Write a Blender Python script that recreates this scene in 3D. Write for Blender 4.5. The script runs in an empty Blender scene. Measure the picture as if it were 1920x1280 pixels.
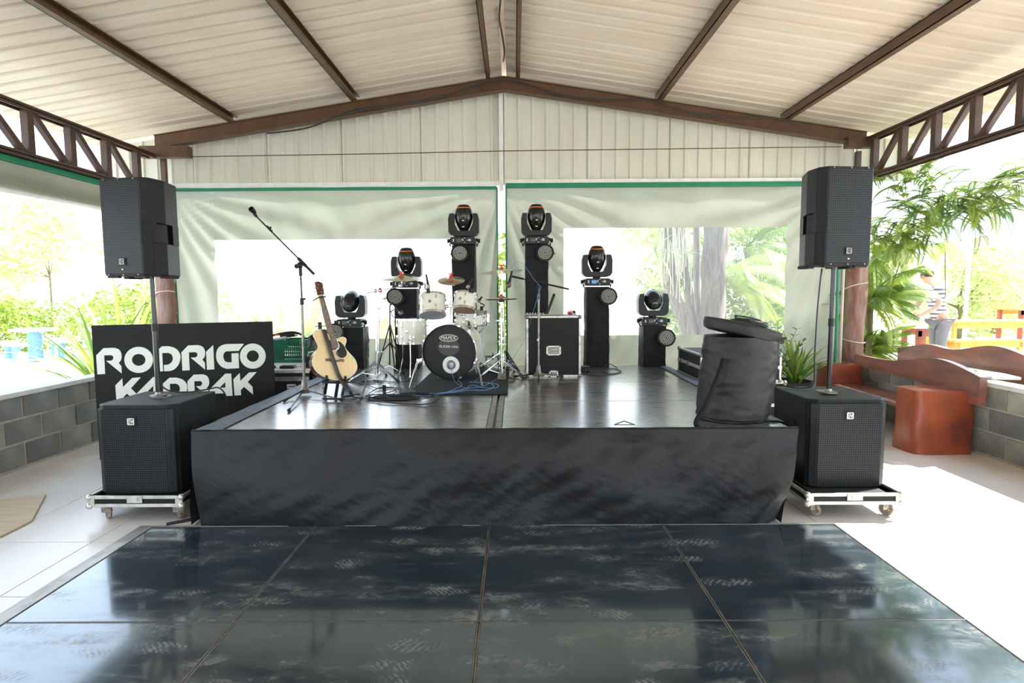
import bpy, bmesh, math, random
from mathutils import Vector, Matrix, noise
R = math.radians
SC = bpy.context.scene
COL = SC.collection
rnd = random.Random(7)

# ---------------------------------------------------------------- camera
F = 1100.0
CAM_H = 1.62
CAMROT = Matrix.Rotation(R(0.26), 3, 'Z') @ Matrix.Rotation(R(90 - 4.78), 3, 'X') @ Matrix.Rotation(R(-0.34), 3, 'Z')
cam = bpy.data.cameras.new('camera'); camo = bpy.data.objects.new('camera', cam); COL.objects.link(camo)
cam.sensor_width = 36; cam.lens = F / 1920 * 36; cam.clip_end = 300; cam.clip_start = 0.05
camo.matrix_world = Matrix.Translation((0, 0, CAM_H)) @ CAMROT.to_4x4()
cam.dof.use_dof = True; cam.dof.focus_distance = 5.6; cam.dof.aperture_fstop = 3.2
SC.camera = camo
# ---------------------------------------------------------------- world, sun, exposure
world = bpy.data.worlds.new('world'); SC.world = world; world.use_nodes = True
wn = world.node_tree.nodes; wl = world.node_tree.links
bg = wn['Background']
tc = wn.new('ShaderNodeTexCoord'); sep = wn.new('ShaderNodeSeparateXYZ'); rmp = wn.new('ShaderNodeValToRGB')
wl.new(tc.outputs['Generated'], sep.inputs[0]); wl.new(sep.outputs['Z'], rmp.inputs[0]); wl.new(rmp.outputs[0], bg.inputs['Color'])
rmp.color_ramp.elements[0].position = 0.0; rmp.color_ramp.elements[0].color = (0.86, 0.94, 1.0, 1)
rmp.color_ramp.elements[1].position = 0.9; rmp.color_ramp.elements[1].color = (0.50, 0.70, 1.0, 1)
bg.inputs['Strength'].default_value = 1.5
sun = bpy.data.lights.new('sun', 'SUN'); sun.energy = 6.5; sun.angle = R(0.8); sun.color = (1.0, 0.95, 0.86)
suno = bpy.data.objects.new('sun', sun); COL.objects.link(suno)
SUND = Vector((0.78, 0.30, 0.82)).normalized()          # towards the sun: high, right and beyond the stage
suno.rotation_euler = SUND.to_track_quat('Z', 'Y').to_euler()
SC.view_settings.view_transform = 'Standard'; SC.view_settings.look = 'None'
SC.view_settings.gamma = 1.0; SC.view_settings.use_curve_mapping = False
SC.view_settings.exposure = 1.42
SC.cycles.max_bounces = 10; SC.cycles.diffuse_bounces = 5; SC.cycles.transparent_max_bounces = 12
SC.cycles.sample_clamp_indirect = 8.0

# ---------------------------------------------------------------- measuring helpers (point on a world plane seen at a picture position)
def ray(px, py):
    return CAMROT @ Vector(((px - 960) / F, (640 - py) / F, -1))
def at(px, py, Y):
    d = ray(px, py); t = Y / d.y; return Vector((d.x * t, Y, CAM_H + d.z * t))
def onz(px, py, z):
    d = ray(px, py); t = (z - CAM_H) / d.z; return Vector((d.x * t, d.y * t, z))
def onx(px, py, X):
    d = ray(px, py); t = X / d.x; return Vector((X, d.y * t, CAM_H + d.z * t))

# ---------------------------------------------------------------- materials
def pm(name, c, c2=None, rough=0.6, metal=0.0, scale=6.0, bump=0.0, bscale=None, spec=0.5, stretch=(1, 1, 1), lo=0.35, hi=0.65,
       r2=None, coat=0.0, transl=0.0, alpha=None, emit=None, wave=None, coord='Object', detail=4):
    m = bpy.data.materials.new(name); m.use_nodes = True
    n = m.node_tree.nodes; l = m.node_tree.links; b = n['Principled BSDF']
    tcn = n.new('ShaderNodeTexCoord'); mp = n.new('ShaderNodeMapping'); mp.inputs['Scale'].default_value = stretch
    l.new(tcn.outputs[coord], mp.inputs[0])
    nz = n.new('ShaderNodeTexNoise'); nz.inputs['Scale'].default_value = scale; nz.inputs['Detail'].default_value = detail
    l.new(mp.outputs[0], nz.inputs['Vector'])
    cr = n.new('ShaderNodeValToRGB'); cr.color_ramp.elements[0].position = lo; cr.color_ramp.elements[1].position = hi
    c2 = c2 or tuple(x * 0.88 for x in c)
    cr.color_ramp.elements[0].color = (*c, 1); cr.color_ramp.elements[1].color = (*c2, 1)
    l.new(nz.outputs['Fac'], cr.inputs[0]); l.new(cr.outputs[0], b.inputs['Base Color'])
    b.inputs['Roughness'].default_value = rough; b.inputs['Metallic'].default_value = metal
    b.inputs['Specular IOR Level'].default_value = spec
    if coat: b.inputs['Coat Weight'].default_value = coat; b.inputs['Coat Roughness'].default_value = 0.15
    if r2 is not None:
        mr = n.new('ShaderNodeMapRange'); mr.inputs['From Min'].default_value = lo; mr.inputs['From Max'].default_value = hi
        mr.inputs['To Min'].default_value = rough; mr.inputs['To Max'].default_value = r2
        l.new(nz.outputs['Fac'], mr.inputs['Value']); l.new(mr.outputs[0], b.inputs['Roughness'])
    if bump:
        n2 = n.new('ShaderNodeTexNoise'); n2.inputs['Scale'].default_value = bscale or scale * 4; n2.inputs['Detail'].default_value = 5
        l.new(mp.outputs[0], n2.inputs['Vector'])
        bp = n.new('ShaderNodeBump'); bp.inputs['Strength'].default_value = bump; bp.inputs['Distance'].default_value = 0.02
        l.new(n2.outputs['Fac'], bp.inputs['Height']); l.new(bp.outputs[0], b.inputs['Normal'])
    if emit:
        b.inputs['Emission Color'].default_value = (*emit[0], 1); b.inputs['Emission Strength'].default_value = emit[1]
    out = n['Material Output']
    if transl:
        tr = n.new('ShaderNodeBsdfTranslucent'); mx = n.new('ShaderNodeMixShader'); mx.inputs[0].default_value = transl
        l.new(cr.outputs[0], tr.inputs['Color']); l.new(b.outputs[0], mx.inputs[1]); l.new(tr.outputs[0], mx.inputs[2]); l.new(mx.outputs[0], out.inputs[0])
    if alpha is not None:
        tp = n.new('ShaderNodeBsdfTransparent'); mx = n.new('ShaderNodeMixShader'); mx.inputs[0].default_value = alpha
        src = out.inputs[0].links[0].from_socket
        l.new(tp.outputs[0], mx.inputs[1]); l.new(src, mx.inputs[2]); l.new(mx.outputs[0], out.inputs[0])
    return m

M = {}
M['black'] = pm('black_paint', (0.007, 0.0075, 0.008), (0.010, 0.010, 0.010), rough=0.5, spec=0.3, scale=20, bump=0.15, bscale=200)
M['cabinet'] = pm('cabinet_texture_coat', (0.007, 0.009, 0.010), (0.011, 0.013, 0.014), rough=0.45, spec=.3, scale=60, bump=0.35, bscale=260)
M['rubber'] = pm('rubber', (0.02, 0.02, 0.02), rough=0.7)
M['plastic'] = pm('black_plastic', (0.009, 0.009, 0.009), (0.014, 0.014, 0.013), rough=0.40, spec=0.35, scale=30)
M['gloss'] = pm('glossy_black_shell', (0.010, 0.010, 0.010), (0.015, 0.014, 0.013), rough=0.18, scale=10)
M['cloth'] = pm('black_cloth', (0.0075, 0.008, 0.009), (0.011, 0.012, 0.013), rough=0.46, scale=3, bump=0.2, bscale=22, spec=0.35)
M['cloth'].node_tree.nodes['Principled BSDF'].inputs['Sheen Weight'].default_value = .22; M['cloth'].node_tree.nodes['Principled BSDF'].inputs['Sheen Roughness'].default_value = .35; M['cloth'].node_tree.nodes['Principled BSDF'].inputs['Sheen Tint'].default_value = (.7, .85, 1, 1)
M['cloth2'] = pm('black_wrap_cloth', (0.006, 0.006, 0.007), (0.010, 0.010, 0.011), rough=0.6, spec=0.25, scale=8, bump=0.3, bscale=40)
M['bag'] = pm('bag_nylon', (0.012, 0.0115, 0.010), (0.018, 0.017, 0.016), rough=0.5, scale=5, bump=0.25, bscale=12, spec=.45)
M['alu'] = pm('aluminium', (0.72, 0.70, 0.64), (0.55, 0.53, 0.47), rough=0.38, metal=0.75, scale=18, r2=0.5)
M['chrome'] = pm('chrome', (0.86, 0.86, 0.86), (0.78, 0.78, 0.79), rough=0.12, metal=1.0, scale=10)
M['steel'] = pm('dull_steel', (0.36, 0.34, 0.31), (0.22, 0.20, 0.18), rough=0.42, metal=0.8, scale=25)
M['jointm'] = pm('dusty_joint_metal', (0.24, 0.22, 0.19), (0.15, 0.14, 0.12), rough=0.5, metal=0.3, scale=9)
M['brown'] = pm('brown_painted_steel', (0.105, 0.052, 0.022), (0.075, 0.036, 0.017), rough=0.42, scale=7, bump=0.05, spec=0.4)
M['truss'] = pm('dark_brown_steel', (0.080, 0.040, 0.024), (0.052, 0.028, 0.020), rough=0.42, scale=9, bump=0.08)
M['green'] = pm('green_band', (0.0, 0.22, 0.10), (0.0, 0.17, 0.08), rough=0.5, scale=8)
M['curtain'] = pm('grey_green_tarpaulin', (0.41, 0.425, 0.34), (0.36, 0.375, 0.30), rough=0.55, scale=1.6, bump=0.12, bscale=14, transl=0.20)
M['clear'] = pm('clear_vinyl', (0.80, 0.88, 0.92), (0.72, 0.82, 0.86), rough=0.25, scale=2.0, transl=0.6, alpha=0.13)
M['gable'] = pm('white_metal_sheet', (0.66, 0.65, 0.55), (0.60, 0.59, 0.49), rough=0.4, scale=1.2, stretch=(3, 1, .6), bump=0.03)
M['white'] = pm('white_paint', (0.78, 0.78, 0.74), (0.70, 0.70, 0.66), rough=0.5, scale=12)
M['grout'] = pm('grout', (0.42, 0.38, 0.34), (0.30, 0.27, 0.24), rough=0.8, scale=12)
M['tile'] = pm('porcelain_tile', (0.78, 0.74, 0.69), (0.74, 0.69, 0.63), rough=0.22, scale=2.2, coord='Object')
M['ground'] = pm('pale_yard_ground', (0.74, 0.70, 0.63), (0.62, 0.56, 0.48), rough=0.9, scale=0.7, bump=0.3, bscale=9)
M['logred'] = pm('red_varnished_wood', (0.38, 0.085, 0.028), (0.13, 0.028, 0.016), rough=0.32, scale=3.0, stretch=(1, 1, 1), bump=0.12, bscale=9, r2=0.5, lo=0.3, hi=0.75)
M['plank'] = pm('red_brown_plank', (0.30, 0.105, 0.065), (0.16, 0.07, 0.055), rough=0.4, scale=3.5, stretch=(2.5, .7, 3), bump=0.1, coat=0.3)
M['log'] = pm('weathered_log', (0.17, 0.055, 0.032), (0.30, 0.20, 0.16), rough=0.55, scale=4, stretch=(3, 3, .6), bump=0.5, bscale=12)
M['spruce'] = pm('spruce_top', (0.88, 0.68, 0.38), (0.84, 0.62, 0.32), rough=0.28, scale=7, stretch=(12, 1, 1))
M['mahog'] = pm('dark_red_wood', (0.12, 0.030, 0.015), (0.07, 0.018, 0.010), rough=0.25, scale=6, stretch=(8, 8, 1), coat=0.4)
M['rosewood'] = pm('rosewood', (0.20, 0.12, 0.08), (0.13, 0.075, 0.05), rough=0.45, scale=20, stretch=(4, 1, 1))
M['pearl'] = pm('white_drum_wrap', (0.86, 0.85, 0.74), (0.80, 0.79, 0.68), rough=0.22, scale=9, coat=0.3)
M['dhead'] = pm('drum_head_grey', (0.62, 0.66, 0.72), (0.55, 0.60, 0.66), rough=0.25, scale=6)
M['dheadw'] = pm('drum_head_tan', (0.62, 0.42, 0.30), (0.50, 0.32, 0.22), rough=0.35, scale=9)
M['dheadb'] = pm('black_drum_head', (0.012, 0.012, 0.010), (0.017, 0.017, 0.014), spec=.25, rough=0.4, scale=5)
M['grey'] = pm('grey_print', (0.060, 0.060, 0.050), (0.052, 0.052, 0.045), rough=0.5)
M['print'] = pm('white_print', (0.84, 0.88, 0.80), (0.80, 0.84, 0.76), rough=0.5, scale=2)
M['brass'] = pm('cymbal_bronze', (0.72, 0.64, 0.50), (0.60, 0.52, 0.38), rough=0.25, metal=1.0, scale=4)
M['redfelt'] = pm('red_felt', (0.75, 0.06, 0.05), (0.62, 0.04, 0.04), rough=0.9)
M['orange'] = pm('orange_stripe', (0.85, 0.22, 0.03), rough=0.5)
M['led'] = pm('led_lens', (0.92, 0.92, 0.84), (0.86, 0.86, 0.78), rough=0.5, scale=50)
M['screen'] = pm('blue_display', (0.02, 0.12, 0.30), rough=0.2, emit=((0.02, 0.20, 0.50), 0.35))
M['screenoff'] = pm('dim_display', (0.03, 0.035, 0.06), rough=0.2)
M['lens'] = pm('glass_lens', (0.05, 0.05, 0.055), rough=0.05, spec=1.0, coat=1.0)
M['crate'] = pm('green_plastic', (0.006, 0.13, 0.072), (0.004, 0.10, 0.055), rough=0.4)
M['blue'] = pm('blue_cable', (0.10, 0.26, 0.58), (0.16, 0.36, 0.66), rough=0.4)
M['cable'] = pm('black_cable', (0.018, 0.020, 0.022), rough=0.42)
M['rug'] = pm('dark_rug', (0.020, 0.028, 0.030), (0.036, 0.044, 0.046), rough=0.9, scale=60, bump=0.6, bscale=150, stretch=(1, 6, 1))
M['strap'] = pm('leather_strap', (0.035, 0.032, 0.028), (0.05, 0.045, 0.04), rough=0.32, scale=10)
M['bluepaint'] = pm('blue_painted_concrete', (0.16, 0.34, 0.66), (0.22, 0.40, 0.70), rough=0.6)
M['concrete'] = pm('pale_concrete', (0.66, 0.66, 0.63), (0.56, 0.56, 0.53), rough=0.7, scale=7, bump=0.2)
M['ochre'] = pm('ochre_wood', (0.80, 0.36, 0.05), (0.66, 0.26, 0.04), rough=0.5)
M['leafy'] = pm('yellow_green_leaf', (0.34, 0.42, 0.06), (0.20, 0.29, 0.045), rough=0.5, scale=2.0, transl=0.35, lo=.3, hi=.7)
M['leafd'] = pm('green_leaf', (0.065, 0.16, 0.025), (0.12, 0.22, 0.035), rough=0.45, scale=3.0, transl=0.3)
M['leafp'] = pm('glare_paled_leaf', (0.58, 0.62, 0.30), (0.42, 0.50, 0.18), rough=0.5, scale=2.0, transl=0.4)  # leaf green paled: the garden's overexposure is put into the colour
M['frond'] = pm('frond_green', (0.11, 0.22, 0.035), (0.20, 0.30, 0.05), rough=0.45, scale=1.5, transl=0.35)
M['stem'] = pm('plant_stem', (0.20, 0.17, 0.08), rough=0.8)
M['bark'] = pm('grey_fibrous_bark', (0.13, 0.10, 0.09), (0.25, 0.20, 0.17), rough=0.9, scale=5, stretch=(6, 6, .7), bump=0.8, bscale=12)
M['soil'] = pm('soil', (0.10, 0.05, 0.03), rough=1)
M['skin'] = pm('skin', (0.45, 0.27, 0.18), rough=0.5)
M['hair'] = pm('dark_hair', (0.03, 0.02, 0.015), rough=0.6)
M['trouser'] = pm('grey_trousers', (0.16, 0.15, 0.16), rough=0.8)
M['rope'] = pm('rope', (0.60, 0.55, 0.45), rough=0.8)
M['board'] = pm('plywood_offcut', (0.58, 0.46, 0.30), (0.50, 0.38, 0.24), rough=0.7, scale=4, stretch=(1, 6, 1))
M['fur'] = pm('umbrella_cloth', (0.75, 0.62, 0.48), rough=0.7)

def nodes_of(m):
    return m.node_tree.nodes, m.node_tree.links, m.node_tree.nodes['Principled BSDF']

# roof sheet: cream metal with brown streaks following the ribs and rust blotches
def mat_roof():
    m = pm('cream_roof_sheet', (0.70, 0.61, 0.50), (0.62, 0.53, 0.42), rough=0.55, scale=1.3, stretch=(.6, 2.5, 1), lo=.3, hi=.7, coord='Object')
    n, l, b = nodes_of(m)
    base = b.inputs['Base Color'].links[0].from_socket
    g = n.new('ShaderNodeNewGeometry')
    nz = n.new('ShaderNodeTexNoise'); nz.inputs['Scale'].default_value = 1.1; nz.inputs['Detail'].default_value = 9; nz.inputs['Roughness'].default_value = .62
    mp = n.new('ShaderNodeMapping'); mp.inputs['Scale'].default_value = (.45, 1.8, 1)
    l.new(g.outputs['Position'], mp.inputs[0]); l.new(mp.outputs[0], nz.inputs['Vector'])
    r = n.new('ShaderNodeValToRGB'); r.color_ramp.elements[0].position = .68; r.color_ramp.elements[1].position = .72
    l.new(nz.outputs['Fac'], r.inputs[0])
    mx = n.new('ShaderNodeMixRGB'); mx.inputs[2].default_value = (0.34, 0.16, 0.07, 1); l.new(r.outputs[0], mx.inputs[0]); l.new(base, mx.inputs[1])
    n2 = n.new('ShaderNodeTexNoise'); n2.inputs['Scale'].default_value = 2.4; n2.inputs['Detail'].default_value = 5
    mp2 = n.new('ShaderNodeMapping'); mp2.inputs['Scale'].default_value = (.2, 4.5, 1); l.new(g.outputs['Position'], mp2.inputs[0]); l.new(mp2.outputs[0], n2.inputs['Vector'])
    r2 = n.new('ShaderNodeValToRGB'); r2.color_ramp.elements[0].position = .5; r2.color_ramp.elements[1].position = .75
    l.new(n2.outputs['Fac'], r2.inputs[0])
    mu = n.new('ShaderNodeMath'); mu.operation = 'MULTIPLY'; mu.inputs[1].default_value = .38; l.new(r2.outputs[0], mu.inputs[0])
    mx2 = n.new('ShaderNodeMixRGB'); mx2.inputs[2].default_value = (0.58, 0.40, 0.27, 1); l.new(mu.outputs[0], mx2.inputs[0]); l.new(mx.outputs[0], mx2.inputs[1])
    l.new(mx2.outputs[0], b.inputs['Base Color'])
    return m
M['roof'] = mat_roof()

# dance floor glass: near-black blue glass with pale dusty shoe marks
def mat_dance():
    m = pm('dusty_black_glass', (0.006, 0.018, 0.028), (0.010, 0.026, 0.040), rough=0.07, scale=2, coord='Object')
    n, l, b = nodes_of(m); g = n.new('ShaderNodeNewGeometry'); base = b.inputs['Base Color'].links[0].from_socket
    b.inputs['Specular IOR Level'].default_value = 0.75
    def nz(scale, st, det=5, ro=.6):
        mp = n.new('ShaderNodeMapping'); mp.inputs['Scale'].default_value = st; l.new(g.outputs['Position'], mp.inputs[0])
        t = n.new('ShaderNodeTexNoise'); t.inputs['Scale'].default_value = scale; t.inputs['Detail'].default_value = det; t.inputs['Roughness'].default_value = ro
        t.inputs['Distortion'].default_value = .6
        l.new(mp.outputs[0], t.inputs['Vector']); return t.outputs['Fac']
    def ramp(v, a, c):
        r = n.new('ShaderNodeMapRange'); r.inputs['From Min'].default_value = a; r.inputs['From Max'].default_value = c
        l.new(v, r.inputs['Value']); return r.outputs[0]
    def math_(op, a, c):
        k = n.new('ShaderNodeMath'); k.operation = op
        for i, v in enumerate((a, c)):
            if isinstance(v, float): k.inputs[i].default_value = v
            else: l.new(v, k.inputs[i])
        return k.outputs[0]
    # sole shaped scuffs: noise-warped stretched cells, broken up by tread bars
    def soles(off, sx, sy, lo_):
        mp = n.new('ShaderNodeMapping'); mp.inputs['Scale'].default_value = (sx, sy, 1); mp.inputs['Location'].default_value = off; mp.inputs['Rotation'].default_value = (0, 0, off[2]); l.new(g.outputs['Position'], mp.inputs[0])
        dist = n.new('ShaderNodeTexNoise'); dist.inputs['Scale'].default_value = 3.5; dist.inputs['Detail'].default_value = 4; l.new(g.outputs['Position'], dist.inputs['Vector'])
        mxv = n.new('ShaderNodeMixRGB'); mxv.blend_type = 'ADD'; mxv.inputs[0].default_value = .8
        l.new(mp.outputs[0], mxv.inputs[1]); l.new(dist.outputs['Color'], mxv.inputs[2])
        vo = n.new('ShaderNodeTexVoronoi'); vo.inputs['Scale'].default_value = 1.0; l.new(mxv.outputs[0], vo.inputs['Vector'])
        body = ramp(vo.outputs['Distance'], .52, .18); sc = n.new('ShaderNodeSeparateColor'); l.new(vo.outputs['Color'], sc.inputs[0])
        wv = n.new('ShaderNodeTexWave'); wv.inputs['Scale'].default_value = 13.0; wv.inputs['Distortion'].default_value = 5.0; wv.inputs['Detail'].default_value = 3; wv.inputs['Detail Scale'].default_value = 1.6; l.new(mp.outputs[0], wv.inputs['Vector'])
        wv.inputs['Scale'].default_value = 3.6
        tr_ = math_('ADD', math_('MULTIPLY', ramp(wv.outputs['Fac'], .3, .8), .55), .25)
        plain = ramp(sc.outputs[1], .45, .55); k_ = n.new('ShaderNodeMixRGB'); l.new(plain, k_.inputs[0]); l.new(tr_, k_.inputs[1]); k_.inputs[2].default_value = (.42, .42, .42, 1)
        return math_('MULTIPLY', math_('MULTIPLY', body, ramp(sc.outputs[0], lo_, 1.0)), k_.outputs[0])
    fine = ramp(nz(14, (1, 1.6, 1), 6), .32, .68)
    s1 = soles((.3, 1.7, .25), 2.6, 7.5, .35); s2 = soles((4.2, 9.1, -.3), 3.2, 8.4, .45)
    smear = math_('MULTIPLY', ramp(nz(1.3, (.8, 3.4, 1), 9, .66), .50, .80), 0.60)
    haze = math_('MULTIPLY', ramp(nz(.7, (1, 1.3, 1), 4), .30, .70), 0.16)
    tot = math_('MULTIPLY', math_('ADD', math_('ADD', s1, s2), smear), fine)
    tot = math_('ADD', math_('MULTIPLY', tot, 1.7), haze)
    k = n.new('ShaderNodeClamp'); l.new(tot, k.inputs[0])
    mx = n.new('ShaderNodeMixRGB'); mx.inputs[2].default_value = (0.24, 0.235, 0.21, 1)
    l.new(k.outputs[0], mx.inputs[0]); l.new(base, mx.inputs[1]); l.new(mx.outputs[0], b.inputs['Base Color'])
    rr = n.new('ShaderNodeMapRange'); rr.inputs['To Min'].default_value = 0.10; rr.inputs['To Max'].default_value = 0.55
    l.new(k.outputs[0], rr.inputs['Value']); l.new(rr.outputs[0], b.inputs['Roughness'])
    cw = n.new('ShaderNodeMapRange'); cw.inputs['To Min'].default_value = 0.85; cw.inputs['To Max'].default_value = 0.0; l.new(k.outputs[0], cw.inputs['Value']); l.new(cw.outputs[0], b.inputs['Coat Weight']); b.inputs['Coat IOR'].default_value = 1.65; b.inputs['Coat Roughness'].default_value = .07; b.inputs['Coat Tint'].default_value = (.80, .90, 1, 1)
    return m
M['dance'] = mat_dance()

def mat_deck():
    m = pm('worn_black_plywood', (0.10, 0.105, 0.11), (0.15, 0.145, 0.135), rough=0.20, scale=3, stretch=(.7, 2.4, 1), coord='Object')
    n, l, b = nodes_of(m); g = n.new('ShaderNodeNewGeometry'); base = b.inputs['Base Color'].links[0].from_socket
    mp = n.new('ShaderNodeMapping'); mp.inputs['Scale'].default_value = (1.2, 7, 1); l.new(g.outputs['Position'], mp.inputs[0])
    t = n.new('ShaderNodeTexNoise'); t.inputs['Scale'].default_value = 2.6; t.inputs['Detail'].default_value = 10; t.inputs['Roughness'].default_value = .7
    l.new(mp.outputs[0], t.inputs['Vector'])
    r = n.new('ShaderNodeValToRGB'); r.color_ramp.elements[0].position = .50; r.color_ramp.elements[1].position = .68
    l.new(t.outputs['Fac'], r.inputs[0])
    mx = n.new('ShaderNodeMixRGB'); mx.inputs[2].default_value = (0.24, 0.16, 0.11, 1); l.new(r.outputs[0], mx.inputs[0]); l.new(base, mx.inputs[1]); l.new(mx.outputs[0], b.inputs['Base Color'])
    rr = n.new('ShaderNodeMapRange'); rr.inputs['From Min'].default_value = .35; rr.inputs['From Max'].default_value = .7; rr.inputs['To Min'].default_value = .22; rr.inputs['To Max'].default_value = .42
    l.new(t.outputs['Fac'], rr.inputs['Value']); l.new(rr.outputs[0], b.inputs['Roughness'])
    b.inputs['Specular IOR Level'].default_value = 0.9; b.inputs['Coat Weight'].default_value = 1.0; b.inputs['Coat IOR'].default_value = 1.75; b.inputs['Coat Roughness'].default_value = .19
    return m
M['deck'] = mat_deck()

def mat_block():
    m = pm('concrete_block', (0.33, 0.33, 0.30), (0.17, 0.185, 0.18), rough=0.9, scale=2.6, bump=0.5, bscale=60, coord='Object', lo=.3, hi=.7)
    n, l, b = nodes_of(m); base = b.inputs['Base Color'].links[0].from_socket
    oi = n.new('ShaderNodeObjectInfo'); r = n.new('ShaderNodeValToRGB')
    r.color_ramp.elements[0].color = (.62, .64, .66, 1); r.color_ramp.elements[1].color = (1.35, 1.28, 1.12, 1)
    l.new(oi.outputs['Random'], r.inputs[0])
    mx = n.new('ShaderNodeMixRGB'); mx.blend_type = 'MULTIPLY'; mx.inputs[0].default_value = 1; l.new(base, mx.inputs[1]); l.new(r.outputs[0], mx.inputs[2]); l.new(mx.outputs[0], b.inputs['Base Color'])
    return m
M['block'] = mat_block()
M['mortar'] = pm('mortar', (0.50, 0.45, 0.36), (0.40, 0.36, 0.29), rough=0.95, scale=20, bump=0.5)

def mat_grille():
    m = pm('perforated_steel_grille', (0.020, 0.023, 0.025), (0.025, 0.028, 0.031), rough=0.42, spec=.25, scale=30)
    n, l, b = nodes_of(m); tcn = n.new('ShaderNodeTexCoord'); base = b.inputs['Base Color'].links[0].from_socket
    mp = n.new('ShaderNodeMapping'); mp.inputs['Scale'].default_value = (1, 1, 0.6); l.new(tcn.outputs['Object'], mp.inputs[0])
    v = n.new('ShaderNodeTexVoronoi'); v.inputs['Scale'].default_value = 62; v.inputs['Randomness'].default_value = 0; l.new(tcn.outputs['Object'], v.inputs['Vector'])
    r = n.new('ShaderNodeValToRGB'); r.color_ramp.elements[0].position = .34; r.color_ramp.elements[1].position = .44
    r.color_ramp.elements[0].color = (.05, .05, .05, 1); l.new(v.outputs['Distance'], r.inputs[0])
    mx = n.new('ShaderNodeMixRGB'); mx.blend_type = 'MULTIPLY'; mx.inputs[0].default_value = 1; l.new(base, mx.inputs[1]); l.new(r.outputs[0], mx.inputs[2]); l.new(mx.outputs[0], b.inputs['Base Color'])
    return m
M['grille'] = mat_grille()

def mat_checker():
    m = pm('aluminium_tread_plate', (0.62, 0.60, 0.56), (0.46, 0.44, 0.40), rough=0.35, metal=0.7, scale=9)
    n, l, b = nodes_of(m); g = n.new('ShaderNodeNewGeometry')
    mp = n.new('ShaderNodeMapping'); mp.inputs['Rotation'].default_value = (0, 0, R(45)); l.new(g.outputs['Position'], mp.inputs[0])
    v = n.new('ShaderNodeTexBrick'); v.inputs['Scale'].default_value = 26; v.inputs['Mortar Size'].default_value = .03
    v.inputs['Color1'].default_value = (0, 0, 0, 1); v.inputs['Color2'].default_value = (.25, .25, .25, 1); v.inputs['Mortar'].default_value = (1, 1, 1, 1)
    l.new(mp.outputs[0], v.inputs['Vector'])
    bp = n.new('ShaderNodeBump'); bp.inputs['Strength'].default_value = .8; bp.inputs['Distance'].default_value = .004; l.new(v.outputs['Color'], bp.inputs['Height']); l.new(bp.outputs[0], b.inputs['Normal'])
    return m
M['tread'] = mat_checker()

def mat_stripe():
    m = pm('striped_shirt', (0.8, 0.8, 0.8), rough=0.8)
    n, l, b = nodes_of(m); tcn = n.new('ShaderNodeTexCoord'); w = n.new('ShaderNodeTexWave'); w.bands_direction = 'Z'; w.inputs['Scale'].default_value = 4.6; w.inputs['Distortion'].default_value = .5
    l.new(tcn.outputs['Object'], w.inputs['Vector']); r = n.new('ShaderNodeValToRGB'); r.color_ramp.elements[0].position = .5; r.color_ramp.elements[1].position = .58
    r.color_ramp.elements[0].color = (.13, .12, .17, 1); r.color_ramp.elements[1].color = (.85, .85, .85, 1)
    l.new(w.outputs['Fac'], r.inputs[0]); l.new(r.outputs[0], b.inputs['Base Color']); return m
M['stripe'] = mat_stripe()

# ---------------------------------------------------------------- mesh builder
def basis(d, up=Vector((0, 0, 1))):
    d = d.normalized()
    if abs(d.dot(up)) > .97: up = Vector((1, 0, 0))
    x = up.cross(d).normalized(); return x, d.cross(x).normalized(), d

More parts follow.
